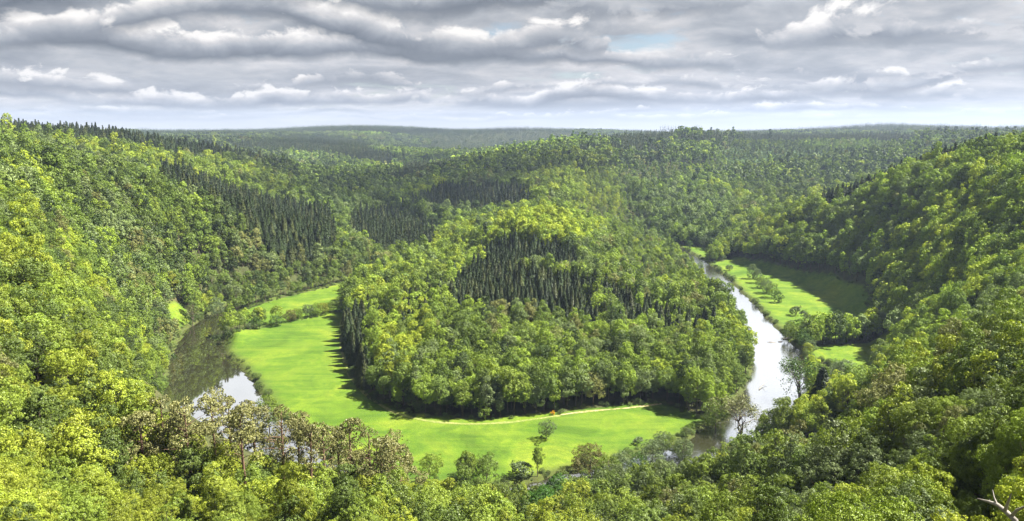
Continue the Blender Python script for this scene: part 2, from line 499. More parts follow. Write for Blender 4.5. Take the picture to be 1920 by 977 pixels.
def pine(seed, H=17, R=3.4, nf=1100, size=0.42):
    rng = np.random.default_rng(seed)
    n = rng.integers(20, 28)
    z = H * (1 - 0.45 * rng.random(n) ** 1.2); z[0] = H * .97
    a = rng.uniform(0, 6.28, n); rr = R * rng.uniform(.15, 1.05, n) * np.clip((H * 1.06 - z) / (H * .22), .12, 1)
    C = np.stack([np.cos(a) * rr, np.sin(a) * rr, z - .5], 1)
    r = rng.uniform(.5, 1.25, n) * R / 3.4
    V, Q, var = crown_leaves(rng, C, r, nf, size, np.array([0, 0, H * .55]), up_bias=.5, tilt=.9, sq=.62)
    top = np.array([rng.normal(0, .4), rng.normal(0, .4), H * .95])
    parts = [tube([(0, 0, -1), top * .33 + rng.normal(0, .1, 3), top * .66, top], [.021 * H, .016 * H, .012 * H, .004 * H], 7)]
    for c in C:
        s = top * min(.93, (c[2] - .6) / H)
        parts.append(tube([s, (s + c) / 2 + [0, 0, .15], c], [.07, .05, .02], 4))
    for k in range(5):
        zz = H * rng.uniform(.3, .6); aa = rng.uniform(0, 6.28); l = rng.uniform(.6, 1.4)
        parts.append(tube([top * zz / H, top * zz / H + [math.cos(aa) * l, math.sin(aa) * l, .1]], [.04, .01], 3))
    return (V, Q, var), join(parts)


def thin_tree(seed, H=17, R=6, nf=900, size=0.45, forks=1):
    """sparse spring crown: many fine limbs and few leaves"""
    rng = np.random.default_rng(seed)
    parts, tips = [], []

    def grow(p, d, L, r, depth):
        q = p + d * L
        m = (p + q) / 2 + rng.normal(0, L * .06, 3)
        parts.append(tube([p, m, q], [r, r * .8, r * .55], 5 if depth < 2 else 3))
        if depth >= 5:
            tips.append(q); return
        if depth >= 3: tips.append(q)
        for _ in range(3 if depth < 3 else 2):
            nd = unit(d * 1.0 + rng.normal(0, .55, 3) + np.array([0, 0, .12]))
            grow(q, nd, L * rng.uniform(.6, .82), r * .58, depth + 1)
    for f in range(forks):
        a = rng.uniform(0, 6.28)
        grow(np.array([.3 * math.cos(a) * (forks > 1), .3 * math.sin(a) * (forks > 1), -.6]), unit(np.array([.18 * math.cos(a) * (forks > 1), .18 * math.sin(a) * (forks > 1), 1.0])), H * .3, H * .017, 0)
    T = np.array(tips)
    T *= np.array([R / (np.abs(T[:, :2]).max() + .01)] * 2 + [H / T[:, 2].max()]) if False else 1
    k = rng.integers(0, len(T), nf)
    P = T[k] + rng.normal(0, .55, (nf, 3))
    V, Q = leaves(P, unit(rng.normal(size=(nf, 3)) + [0, 0, .5]), size, rng)
    return (V, Q, rng.random(nf)), join(parts)


def one_mesh(name, tree, leafmat, barkmat):
    (V, Q, var), (TV, TQ) = tree
    VV, QQ = join([(V, Q), (TV, TQ)])
    return mesh_of(name, VV, QQ, [leafmat, barkmat], np.r_[np.zeros(len(Q), int), np.ones(len(TQ), int)], np.r_[var, np.full(len(TQ), .5)])


# ------------------------------------------------------------------ bookkeeping
def tag(o, label=None, cat=None, group=None, kind=None):
    if label: o['label'] = label
    if cat: o['category'] = cat
    if group: o['group'] = group
    if kind: o['kind'] = kind
    return o


def link(name, me, parent=None, loc=None):
    o = bpy.data.objects.new(name, me); COL.objects.link(o)
    if parent: o.parent = parent
    if loc is not None: o.location = loc
    return o


# ------------------------------------------------------------------ ground
def build_ground():
    nx, ny = GX.shape
    V = np.stack([GX.ravel(), GY.ravel(), GZ.ravel()], 1)
    idx = np.arange(nx * ny).reshape(nx, ny)
    Q = np.stack([idx[:-1, :-1], idx[1:, :-1], idx[1:, 1:], idx[:-1, 1:]], -1).reshape(-1, 4)
    me = mesh_of('ground', V, Q, [])
    me.polygons.foreach_set('use_smooth', np.ones(len(Q), bool))
    x, y = GX.ravel(), GY.ravel()
    mead = np.zeros(len(x))
    for P in MEADOWS.values(): mead[inside(x, y, P)] = 1
    wd = water_dist(x, y)
    mead[(wd < 6) & (GZ.ravel() < 3)] = .8
    heath = inside(x, y, HEATH).astype(float)
    field = inside(x, y, FIELD).astype(float)
    for n, d in (('field', field), ('meadow', mead), ('heath', heath), ('bank', np.exp(-np.clip(wd - 1.5, 0, 99) / 2.0))):
        a = me.attributes.new(n, 'FLOAT', 'POINT'); a.data.foreach_set('value', d.astype(np.float32))
    m, nt, out = new_mat('ground_cover')
    geo = node(nt, 'ShaderNodeNewGeometry')
    pos = geo.outputs['Position']
    A = lambda n: node(nt, 'ShaderNodeAttribute', attribute_name=n).outputs['Fac']
    floor_ = ramp(nt, noise(nt, pos, .12, 6), [(.3, (.03, .028, .014)), (.5, (.05, .06, .02)), (.75, (.09, .08, .035))])
    n1 = noise(nt, pos, .03, 7, .68, .8); n2 = noise(nt, pos, .35, 5, .65)
    grass = ramp(nt, n1, [(.36, (.035, .072, .008)), (.45, (.07, .13, .011)), (.52, (.115, .18, .014)), (.62, (.175, .215, .02))])
    grass = mixc(nt, ramp(nt, n2, [(.35, (0, 0, 0)), (.75, (.75,) * 3)]), grass, (.06, .115, .010))
    grass = mixc(nt, ramp(nt, noise(nt, pos, .011, 4, .6, .5), [(.38, (.45,) * 3), (.55, (0, 0, 0))]), grass, (.05, .105, .012))
    grass = mixc(nt, ramp(nt, noise(nt, pos, .16, 8, .75), [(.42, (0, 0, 0)), (.62, (.6,) * 3)]), grass, (.055, .10, .012))
    # mowing and drainage streaks
    mp = node(nt, 'ShaderNodeMapping'); mp.inputs['Rotation'].default_value = (0, 0, .5); mp.inputs['Scale'].default_value = (.02, .22, 1)
    nt.links.new(pos, mp.inputs['Vector'])
    grass = mixc(nt, ramp(nt, noise(nt, mp.outputs[0], 1.0, 3, .5, .4), [(.45, (0, 0, 0)), (.8, (.5,) * 3)]), grass, (.15, .205, .02))
    # buttercups
    grass = mixc(nt, ramp(nt, noise(nt, pos, .05, 6, .7, 1.0), [(.66, (0, 0, 0)), (.74, (.5,) * 3)]), grass, (.27, .25, .015))
    grass = mixc(nt, ramp(nt, noise(nt, pos, .9, 3, .6), [(.62, (0, 0, 0)), (.72, (.5,) * 3)]), grass, (.045, .08, .01))
    col = mixc(nt, A('meadow'), floor_, grass)
    hc = ramp(nt, noise(nt, pos, .03, 6, .65), [(.3, (.03, .055, .018)), (.5, (.045, .08, .022)), (.64, (.065, .095, .03)), (.70, (.2, .16, .03)), (.8, (.06, .085, .025))])
    col = mixc(nt, A('heath'), col, hc)
    col = mixc(nt, A('field'), col, (.30, .27, .14))
    bank = math_(nt, 'MULTIPLY', A('bank'), math_(nt, 'ADD', noise(nt, pos, .4, 4), .35), True)
    col = mixc(nt, bank, col, (.05, .055, .018))
    b = node(nt, 'ShaderNodeBsdfPrincipled'); b.inputs['Roughness'].default_value = .95
    b.inputs['Specular IOR Level'].default_value = .1
    nt.links.new(col, b.inputs['Base Color'])
    bp = node(nt, 'ShaderNodeBump'); bp.inputs['Strength'].default_value = .7; bp.inputs['Distance'].default_value = .5
    nt.links.new(noise(nt, pos, .8, 5, .7), bp.inputs['Height']); nt.links.new(bp.outputs[0], b.inputs['Normal'])
    nt.links.new(b.outputs[0], out.inputs['Surface'])
    me.materials.append(m)
    tag(link('ground', me), 'valley ground with grassy flood meadows and wooded hillsides', 'ground', kind='structure')


build_ground()


def build_water():
    m, nt, out = new_mat('river_water')
    geo = node(nt, 'ShaderNodeNewGeometry')
    pos = geo.outputs['Position']
    b = node(nt, 'ShaderNodeBsdfPrincipled')
    b.inputs['Base Color'].default_value = (.022, .021, .010, 1)
    sep = node(nt, 'ShaderNodeSeparateXYZ'); nt.links.new(pos, sep.inputs[0])
    # the right arm runs fast and broken, the left pool lies still
    fast = math_(nt, 'MULTIPLY', math_(nt, 'ADD', sep.outputs['X'], -20.0), .02, True)
    b.inputs['IOR'].default_value = 1.4
    mr = math_(nt, 'ADD', math_(nt, 'MULTIPLY', fast, .12), .02)
    nt.links.new(mr, b.inputs['Roughness'])
    mp = node(nt, 'ShaderNodeMapping'); mp.inputs['Scale'].default_value = (.6, 1.6, 1)
    nt.links.new(pos, mp.inputs['Vector'])
    bp = node(nt, 'ShaderNodeBump'); bp.inputs['Distance'].default_value = .12
    nt.links.new(math_(nt, 'ADD', math_(nt, 'MULTIPLY', fast, .30), .012), bp.inputs['Strength'])
    nt.links.new(noise(nt, mp.outputs[0], .5, 5, .6, .5), bp.inputs['Height']); nt.links.new(bp.outputs[0], b.inputs['Normal'])
    gl = node(nt, 'ShaderNodeBsdfGlossy'); gl.inputs['Color'].default_value = (.95, .97, 1, 1)
    nt.links.new(mr, gl.inputs['Roughness']); nt.links.new(bp.outputs[0], gl.inputs['Normal'])
    lw = node(nt, 'ShaderNodeLayerWeight'); lw.inputs['Blend'].default_value = .62; nt.links.new(bp.outputs[0], lw.inputs['Normal'])
    m0 = node(nt, 'ShaderNodeMixShader'); nt.links.new(lw.outputs['Fresnel'], m0.inputs[0]); nt.links.new(b.outputs[0], m0.inputs[1]); nt.links.new(gl.outputs[0], m0.inputs[2])
    foam = noise(nt, mp.outputs[0], .22, 8, .75, 0)
    foam = math_(nt, 'MULTIPLY', ramp(nt, foam, [(.58, (0, 0, 0)), (.72, (1, 1, 1))]), fast)
    fd = node(nt, 'ShaderNodeBsdfDiffuse'); fd.inputs['Color'].default_value = (.75, .77, .76, 1)
    mx = node(nt, 'ShaderNodeMixShader'); nt.links.new(math_(nt, 'MULTIPLY', foam, .12), mx.inputs[0])
    nt.links.new(m0.outputs[0], mx.inputs[1]); nt.links.new(fd.outputs[0], mx.inputs[2])
    nt.links.new(mx.outputs[0], out.inputs['Surface'])
    me = mesh_of('river', [(-420, 205, 0), (420, 205, 0), (420, 1500, 0), (-420, 1500, 0)], [(0, 1, 2, 3)], [m])
    tag(link('river', me), 'river looping round the wooded spur', 'river', kind='structure')


build_water()


def strip(name, pxs, width, mat, lift=.14):
    pts = np.array(dense([G(a, b, 1.5)[:2] for a, b in pxs], 3.0))
    # round off the corners
    for _ in range(6): pts[1:-1] = (pts[:-2] + pts[1:-1] * 2 + pts[2:]) / 4
    d = unit(np.gradient(pts, axis=0)); nrm = np.stack([-d[:, 1], d[:, 0]], 1)
    wv = width * (1 + .25 * np.sin(np.arange(len(pts)) * .7))[:, None] / 2
    V = []
    for s in (-1, -.33, .33, 1):
        q = pts + nrm * wv * s
        V.append(np.column_stack([q, ground(q[:, 0], q[:, 1]) + lift - .1 * (abs(s) == 1)]))
    n = len(pts); V = np.vstack(V)
    Q = [(r * n + i, r * n + i + 1, (r + 1) * n + i + 1, (r + 1) * n + i) for r in range(3) for i in range(n - 1)]
    return mesh_of(name, V, Q, [mat])


m, nt, out = new_mat('trodden_earth')
g_ = node(nt, 'ShaderNodeNewGeometry')
c_ = ramp(nt, noise(nt, g_.outputs['Position'], .8, 5), [(.35, (.12, .15, .03)), (.5, (.25, .22, .10)), (.7, (.36, .31, .18))])
b_ = node(nt, 'ShaderNodeBsdfDiffuse'); nt.links.new(c_, b_.inputs['Color']); nt.links.new(b_.outputs[0], out.inputs['Surface'])
m2, nt, out = new_mat('grassy_track')
g_ = node(nt, 'ShaderNodeNewGeometry')
c_ = ramp(nt, noise(nt, g_.outputs['Position'], .9, 5), [(.3, (.11, .16, .03)), (.55, (.18, .2, .06)), (.75, (.27, .24, .12))])
b_ = node(nt, 'ShaderNodeBsdfDiffuse'); nt.links.new(c_, b_.inputs['Color']); nt.links.new(b_.outputs[0], out.inputs['Surface'])
tag(link('path', strip('path', [(1240, 757), (1190, 764), (1140, 768), (1090, 772), (1050, 778)], 1.5, m)), 'pale earth path at the foot of the wooded spur', 'path', kind='structure')
tag(link('path', strip('path', [(640, 600), (640, 655), (655, 705), (690, 745), (740, 775), (800, 790), (880, 796), (960, 792), (1050, 779)], 1.8, m2)), 'grassy track round the foot of the wooded spur', 'path', kind='structure')

# ------------------------------------------------------------------ tree kinds
BL = dict(leafmat=LEAF, barkmat=BARK)
KINDS = {}          # name -> list of (tree, leaf material, bark material, height, crown radius)
shp = ['round', 'tall', 'wide', 'round', 'tall', 'round', 'wide', 'tall']


def bl_set(tagname, count, nf, size, n, sides, limbs, seed, tilt=.55, rs=1.0, sq=.72, subs=12):
    out_ = []
    for i in range(count):
        s = shp[i % 8] if tagname != 'bushy' else 'low'; H = {'round': 18, 'tall': 21, 'wide': 17, 'low': 14}[s]; R = {'round': 5.2, 'tall': 4.5, 'wide': 6.0, 'low': 5.4}[s]
        out_.append((broadleaf(seed + i, H, R, s, nf, size, n, sides, limbs, tilt, rs, sq, subs), LEAF, BARK, H, R))
    KINDS[tagname] = out_


bl_set('bl_hi', 7, 70000, .16, 64, 8, 22, 100, .5, 1.0, .66, 34)
bl_set('bl_mid', 8, 13000, .31, 46, 6, 12, 200, .45, 1.0, .7, 18)
bl_set('bl_low', 8, 3000, .60, 30, 4, 3, 300, .4, 1.0, .75, 9)
bl_set('bushy', 6, 9000, .32, 44, 5, 10, 900, .5, 1.0, .8, 16)
bl_set('bl_far', 6, 260, 2.0, 14, 3, 0, 400, .45)
KINDS['sp_mid'] = [(spruce(500 + i, 20, 4.8, 900, 2, 6000, .08, .42), NEEDLE, BARK, 20, 4.8) for i in range(5)]
KINDS['sp_low'] = [(spruce(520 + i, 19, 4.8, 420, 2, 1300, .08, .7), NEEDLE, BARK, 19, 4.8) for i in range(5)]
KINDS['sp_far'] = [(spruce(540 + i, 20, 4.6, 110, 2, 60, .08, 1.4), NEEDLE, BARK, 20, 4.6) for i in range(4)]
KINDS['sp_bare'] = [(spruce(560 + i, 25, 2.8, 150, 2, 500, bare=.5), NEEDLE, BARK, 25, 2.8) for i in range(3)]
KINDS['pine'] = [(pine(600 + i, 17, 4.2, 4600, .28), NEEDLE, PBARK, 17, 4.4) for i in range(6)]


def clump_tree(seed, kind, side=24, n=9):
    rng = np.random.default_rng(seed)
    Vs, Qs, vs, ms = [], [], [], []
    o = 0
    g = int(math.sqrt(n))
    for i in range(g):
        for j in range(g):
            (V, Q, var), _ = (broadleaf(seed * 50 + i * 7 + j, rng.uniform(14, 20), 5.0, 'round', 70, 3.2, 8, 3, 0, .4) if kind == 'bl'
                              else spruce(seed * 50 + i * 7 + j, rng.uniform(17, 24), 3.4, 30, 2, 0))
            p = np.array([(i + .5 + rng.uniform(-.35, .35)) / g * side - side / 2, (j + .5 + rng.uniform(-.35, .35)) / g * side - side / 2, 0])
            Vs.append(V + p); Qs.append(Q + o); vs.append(np.clip(var * .5 + rng.random() * .5, 0, 1)); o += len(V)
    return ((np.vstack(Vs), np.vstack(Qs), np.concatenate(vs)), (np.array([(0, 0, -1.), (.1, 0, -1.), (.1, .1, 0), (0, .1, 0)]), np.array([[0, 1, 2, 3]])))


KINDS['bl_clump'] = [(clump_tree(700 + i, 'bl'), LEAF, BARK, 18, 12) for i in range(5)]
KINDS['sp_clump'] = [(clump_tree(720 + i, 'sp'), NEEDLE, BARK, 22, 12) for i in range(5)]

# ------------------------------------------------------------------ where the trees stand
# polar horizon table: what the lie of the land hides from the viewpoint
AZ = np.radians(np.linspace(-48, 48, 385)); RR = np.concatenate([np.arange(20, 1200, 10), np.arange(1200, 9000, 40)])
pa, pr = np.meshgrid(AZ, RR, indexing='ij')
tz = ground(pr * np.sin(pa), pr * np.cos(pa))
slope = (tz + 8 - EYE) / pr
slope = np.where(RR[None] < 330, (tz - 6 - EYE) / pr, slope); slope[:, RR < 60] = -9
HORIZ = np.maximum.accumulate(slope, axis=1)


def in_sight(x, y, ztop):
    r = np.hypot(x, y); a = np.arctan2(x, y)
    i = np.clip(np.round((a - AZ[0]) / (AZ[1] - AZ[0])).astype(int), 0, len(AZ) - 1)
    j = np.clip(np.searchsorted(RR, r) - 2, 0, len(RR) - 1)
    return (ztop - EYE) / r > HORIZ[i, j] - .004


def scatter(step, r0, r1, margin):
    xs = np.arange(-r1, r1, step); ys = np.arange(-80 if r0 < 1 else 0, r1, step * .92)
    X, Y = np.meshgrid(xs, ys)
    X = X + (np.arange(len(ys)) % 2)[:, None] * step / 2
    X = (X + RNG.uniform(-.38, .38, X.shape) * step).ravel(); Y = (Y + RNG.uniform(-.38, .38, Y.shape) * step).ravel()
    r = np.hypot(X, Y)
    k = (r >= r0) & (r < r1)
    k &= np.abs(X) < np.maximum(Y, 0) * math.tan(math.radians(36.5)) + margin
    return X[k], Y[k]


def zone_poly(P, r0, r1):
    return [(a, b) for a, b in P], r0, r1


SPRUCE_ZONES = [
    ([(296, 296), (345, 302), (400, 320), (480, 356), (560, 390), (622, 412), (634, 465), (580, 490), (540, 492), (500, 468), (455, 430), (425, 398), (370, 370), (300, 345)], 430, 950),
    ([(655, 398), (720, 395), (812, 430), (818, 470), (740, 475), (690, 460), (657, 445)], 700, 1150),
    ([(880, 478), (955, 448), (1040, 452), (1090, 492), (1082, 512), (1000, 500), (930, 496)], 400, 640),
    ([(636, 590), (700, 568), (780, 548), (860, 516), (900, 492), (1000, 502), (1070, 520), (1130, 538), (1180, 550), (1250, 582), (1340, 606), (1345, 645), (1240, 636), (1150, 618), (1080, 612),
      (1000, 592), (900, 586), (850, 594), (780, 610), (740, 630), (705, 650), (695, 700), (665, 725), (640, 690)], 300, 620),
    ([(1520, 376), (1640, 328), (1760, 292), (1890, 262), (1990, 250), (1990, 268), (1880, 280), (1760, 306), (1640, 348), (1560, 388)], 480, 820),
    ([(715, 338), (800, 300), (900, 278), (1000, 258), (1010, 272), (900, 298), (800, 326), (740, 345)], 1250, 1950),
    ([(820, 352), (980, 352), (1000, 392), (900, 408), (750, 392)], 850, 1350),
    ([(1080, 246), (1200, 244), (1270, 256), (1440, 260), (1440, 274), (1260, 272), (1100, 268)], 1550, 2300),
    ([(1370, 240), (1660, 238), (1720, 262), (1560, 262), (1380, 262)], 2060, 2900),
    ([(-300, 215), (200, 235), (560, 280), (560, 312), (400, 310), (200, 290), (-300, 262)], 980, 1700),
    ([(480, 262), (560, 250), (640, 255), (745, 295), (735, 318), (600, 290), (490, 288)], 1900, 3000),
    ([(1225, 222), (1325, 222), (1325, 244), (1225, 244)], 3000, 4200),
    ([(1460, 220), (2000, 220), (2000, 249), (1660, 247), (1460, 242)], 2500, 4500),
    ([(300, 220), (1080, 220), (1080, 254), (960, 262), (840, 256), (700, 250), (620, 247), (300, 250)], 3300, 9500),
]


def forest(step, r0, r1, margin, clump=False):
    x, y = scatter(step, r0, r1, margin)
    keep = np.ones(len(x), bool)
    for P in MEADOWS.values(): keep &= ~inside(x, y, P)
    k2 = np.hypot(x, y) < 1300
    wd = np.full(len(x), 99.); wd[k2] = water_dist(x[k2], y[k2])
    keep &= wd > np.where((x > 60) & (y > 420), 5.0, 1.2)
    keep &= ~inside(x, y, FIELD)
    keep &= ~(inside(x, y, HEATH) & (RNG.random(len(x)) > .85))
    x, y = x[keep], y[keep]
    z = ground(x, y)
    r = np.hypot(x, y)
    # the little clearing in front of the viewpoint
    keep = ~((r < 230) & (RNG.random(len(x)) < .22)) & ~((r < 26) | ((r < 38) & (np.abs(x) < 14)))
    keep &= in_sight(x, y, z + 26) | (r < 420)
    x, y, z, r = x[keep], y[keep], z[keep], r[keep]
    px, py, _ = project(x, y, z + 10)
    con = np.zeros(len(x), bool)
    for P, a, b in SPRUCE_ZONES:
        con |= inside(px, py, P) & (r > a) & (r < b)
    con &= ~((px > 690) & (px < 850) & (r < 600) & (RNG.random(len(x)) < .4)) & ~((px > 1090) & (px < 1400) & (r < 600) & (RNG.random(len(x)) < .12))
    patch = fbm(x, y, 260, 71, 3)
    con |= (r > 1500) & (r < 2500) & (patch > .12)
    con |= (r > 2500) & (fbm(x * .8, y * 1.2, 520, 73, 4) > .05)
    con &= ~((px > 1050) & (px < 1760) & (r > 900) & (r < 1500))
    con &= ~inside(x, y, HEATH)
    k = ~(con & (r < 620) & (RNG.random(len(x)) < .1))
    x, y, z, r, px, py, con = [q[k] for q in (x, y, z, r, px, py, con)]
    return dict(x=x, y=y, z=z, r=r, px=px, py=py, con=con, n=len(x))


def palette(f):
    """leaf colour of each tree: patches of like trees, and each tree its own"""
    n = f['n']
    x, y, r = f['x'], f['y'], f['r']
    YEL, LIM, MID, DRK, GRY, OLV = map(np.array, ((.285, .35, .032), (.205, .285, .032), (.13, .19, .032), (.062, .098, .024), (.165, .22, .075), (.19, .205, .06)))
    w = np.tile(np.array([.18, .28, .28, .08, .12, .06]), (n, 1))
    left = (x < -.25 * y) & (r < 420)
    w[left] = [.36, .26, .18, .06, .02, .12]
    mleft = (x < 0) & (r >= 420) & (r < 800) & (x < -.18 * y)
    w[mleft] = [.05, .22, .42, .14, .12, .05]
    spur = inside(x, y, SPUR)
    w[spur] = [.60, .25, .07, .02, .02, .04]
    low = spur & (f['z'] < 22)
    w[low] = [.18, .36, .22, .06, .12, .06]
    mid_ = (r > 790) & (r < 2300) & (np.abs(x) < .3 * y)
    w[mid_] = [.03, .14, .40, .22, .21, .0]
    neck = (np.abs(x - .075 * r) < 48 + .03 * r) & (r > 700) & (r < 1500)
    w[neck] = [.20, .36, .26, .02, .15, .01]
    right = (x > .42 * y) & (r > 220) & (r < 900)
    w[right] = [.16, .34, .22, .04, .22, .02]
    nright = (x > .2 * y) & (r <= 220)
    w[nright] = [.34, .34, .14, .03, .12, .03]
    w[(r > 1150) & ~neck] = [.02, .16, .38, .24, .18, .02]
    f['pn'] = fbm(x, y, 70, 55, 3)
    cw = np.cumsum(w, 1); cw /= cw[:, -1:]
    u = np.clip(.5 + (RNG.random(n) - .5) * .8 + f['pn'] * .9, 0, .9999)
    i = (u[:, None] > cw).sum(1)
    T = np.stack([YEL, LIM, MID, DRK, GRY, OLV])[np.minimum(i, 5)]
    T = T * RNG.uniform(.8, 1.22, (n, 1)) * RNG.uniform(.975, 1.025, (n, 3))
    c = f['con']
    S = np.where(RNG.random((n, 1)) < .75, np.array([[.046, .072, .022]]), np.array([[.085, .105, .03]])) * RNG.uniform(.75, 1.3, (n, 1))
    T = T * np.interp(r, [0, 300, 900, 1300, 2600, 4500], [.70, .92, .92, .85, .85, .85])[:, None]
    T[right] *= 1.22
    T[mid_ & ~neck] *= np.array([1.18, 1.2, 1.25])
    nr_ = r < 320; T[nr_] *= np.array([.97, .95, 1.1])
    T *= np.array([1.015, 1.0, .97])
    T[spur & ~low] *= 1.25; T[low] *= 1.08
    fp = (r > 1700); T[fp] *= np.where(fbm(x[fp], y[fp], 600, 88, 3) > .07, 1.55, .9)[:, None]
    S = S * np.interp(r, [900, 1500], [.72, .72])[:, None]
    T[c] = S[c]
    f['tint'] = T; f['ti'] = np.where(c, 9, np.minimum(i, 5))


SPUR = GP(hill_base[:11] + hill_base[11:]) + [D(1180, 400, 800, 12)[:2], D(1060, 352, 850, 14)[:2]]
F = [forest(5.2, 0, 900, 60), forest(9.2, 900, 2500, 60), forest(24, 2500, 9000, 200)]
for f in F: palette(f)


def sizes(f, clump=False):
    n = f['n']
    s = np.exp(RNG.normal(0, .22, n)) * 1.0
    s *= 1 + .25 * fbm(f['x'], f['y'], 60, 12, 2)
    if not clump: s = np.clip(s, .55, 1.32) * np.where(f['r'] < 900, .88, 1.2)
    young = inside(f['x'], f['y'], YOUNG); s[young] *= .55
    heath = inside(f['x'], f['y'], HEATH); s[heath] *= .5
    s[f['con'] & (f['r'] < 900)] *= .80
    s[f['con'] & (f['r'] < 900) & (f['px'] < 645)] *= 1.12
    if not clump: s[f['con'] & (f['r'] >= 900)] *= .70
    s *= np.interp(f['r'], [100, 330], [.92, 1.0])
    edge = water_dist(f['x'], f['y']) < 10 if not clump else np.zeros(n, bool)
    s[edge & ~f['con']] *= .72
    flank = (f['x'] > 95) & (f['x'] < 190) & (f['y'] > 520) & (f['y'] < 860) & (f['z'] < 14); s[flank] *= .62
    if clump: s = np.clip(s, .85, 1.15)
    f['s'] = s
    f['rot'] = RNG.uniform(0, 2 * np.pi, n)


for f in F: sizes(f, f is F[2])
# the wooded slopes seen from near: keep what stands right under the viewpoint low
f = F[0]
px_, py_, _d = project(f['x'], f['y'], f['z'] + 18 * f['s'])
NEARBANK = [tuple(p_[:2]) for p_ in lines(river_px)[12:19]] + [(-200, 230), (-300, -20), (300, -20), (240, 260)]
ok0 = ~((f['r'] < 74) & (px_ < 1830)) & ~(f['r'] < 48)
lim = (f['r'] < 225) | inside(f['x'], f['y'], NEARBANK)
# tops that would rise over the meadow and the pool are held down
TOPLINE_X = np.array([-200, 0, 150, 260, 300, 420, 520, 640, 760, 830, 900, 1000, 1100, 1180, 1230, 1300, 1340, 1400, 1440, 1480, 1560, 1610, 1650, 1700, 1780, 1860, 1920, 2100])
TOPLINE_Y = np.array([300, 300, 560, 715, 795, 838, 862, 885, 900, 902, 902, 912, 890, 880, 872, 872, 860, 838, 826, 824, 822, 780, 720, 672, 610, 565, 520, 500])
want = np.interp(px_, TOPLINE_X, TOPLINE_Y)
hgt = np.maximum(4.0, EYE - f['z'] + 0 * px_)
zt = EYE + (np.array([ray(a, b)[2] for a, b in zip(px_[lim], want[lim])])) * f['r'][lim]
smax = (zt - f['z'][lim]) / 18.5
ok = ok0.copy()
okl = smax > .22
f['s'][lim] = np.minimum(f['s'][lim], np.clip(smax, .22, 9))
ok[np.where(lim)[0][~okl]] = False


def take(f, m):
    return {k: (v[m] if isinstance(v, np.ndarray) else v) for k, v in f.items()} | {'n': int(m.sum())}


F[0] = take(F[0], ok)

# level of detail by distance
for f, near in zip(F, (True, False, None)):
    r = f['r']; c = f['con']
    kind = np.empty(f['n'], object)
    if near is True:
        kind[:] = 'bl_low'; kind[r < 420] = 'bl_mid'; kind[r < 150] = 'bl_hi'
        kind[c] = 'sp_low'; kind[c & (r < 480)] = 'sp_mid'
        st = c & (r > 700) & (f['px'] > 600) & (f['px'] < 830); kind[st] = 'sp_bare'
    elif near is False:
        kind[:] = 'bl_far'; kind[r < 1300] = 'bl_low'; kind[c] = 'sp_far'; kind[c & (r < 1500)] = 'sp_low'
    else:
        kind[:] = 'bl_clump'; kind[c] = 'sp_clump'
    f['kind'] = kind
    f['var'] = np.array([RNG.integers(0, len(KINDS[k])) for k in kind])
    f['H'] = np.array([KINDS[k][v][3] for k, v in zip(kind, f['var'])]) * f['s']
    f['R'] = np.array([KINDS[k][v][4] for k, v in zip(kind, f['var'])]) * f['s']

# ------------------------------------------------------------------ shared meshes for single trees
_pairs = {}


def pair(k, i):
    if (k, i) not in _pairs:
        tree, lm, bm, H, R = KINDS[k][i]
        (V, Q, var), (TV, TQ) = tree
        _pairs[(k, i)] = (mesh_of('crown', V, Q, [lm], None, var), mesh_of('trunk', TV, TQ, [bm], None, np.full(len(TQ), .5)))
    return _pairs[(k, i)]


def plant(name, k, i, loc, scale, rot, tint, label, cat, group=None):
    root = bpy.data.objects.new(name, None); root.empty_display_size = .5
    COL.objects.link(root)
    root.location = loc; root.scale = scale if hasattr(scale, '__len__') else (scale,) * 3; root.rotation_euler = (0, 0, rot)
    cm, tm = pair(k, i)
    c = link('crown', cm, root); c['tint'] = [float(v) for v in tint]
    t = link('trunk', tm, root); t['tint'] = [.1, .1, .1]
    tag(root, label, cat, group)
    return root


# which of the forest trees show largest
f = F[0]
GW, GH = 640, 326
mask = np.zeros((GH, GW), bool)
order = np.argsort(f['r'])
area = np.zeros(f['n'], int)
pxc, pyc, dep = project(f['x'], f['y'], f['z'] + .6 * f['H'])
sight = in_sight(f['x'], f['y'], f['z'] + f['H'])
for i in order:
    if not sight[i]: continue
    s = FPX / dep[i] / 3
    cx, cy = pxc[i] / 3, pyc[i] / 3
    rw, rh = f['R'][i] * s * .95, f['H'][i] * .42 * s
    x0, x1 = int(max(0, cx - rw)), int(min(GW, cx + rw + 1)); y0, y1 = int(max(0, cy - rh)), int(min(GH, cy + rh + 1))
    if x1 <= x0 or y1 <= y0: continue
    yy, xx = np.ogrid[y0:y1, x0:x1]
    e = ((xx + .5 - cx) / rw) ** 2 + ((yy + .5 - cy) / rh) ** 2 < 1
    sub = mask[y0:y1, x0:x1]
    area[i] = (e & ~sub).sum(); sub |= e
f['area'] = area
BL_N, SP_N = 255, 255
blr = np.where(~f['con'])[0]; blr = blr[np.argsort(-area[blr])][:BL_N]; blr = blr[area[blr] > 4]
spr = np.where(f['con'])[0]; spr = spr[np.argsort(-area[spr])][:SP_N]; spr = spr[area[spr] > 4]

TINTW = ['yellow-green', 'light green', 'mid-green', 'dark green', 'grey-green', 'olive-brown']


def hue_word(i):
    return TINTW[int(f['ti'][i])]


def place_bl(px, py, r):
    if px < 330:
        return 'at the foot of the left slope' if py > 700 else ('midway up the near left slope' if py > 470 else 'high on the near left slope')
    if px < 760: return 'among the pines at the lower left' if py > 700 else 'on the slope beyond the left pool'
    if px < 1280: return 'in the wood below the bend meadow' if py > 790 else 'on the wooded spur inside the bend'
    if px < 1600: return 'below the right river' if py > 730 else 'by the right river'
    return 'in the lower right corner wood' if py > 790 else ('midway up the right slope' if py > 560 else 'high on the right slope')


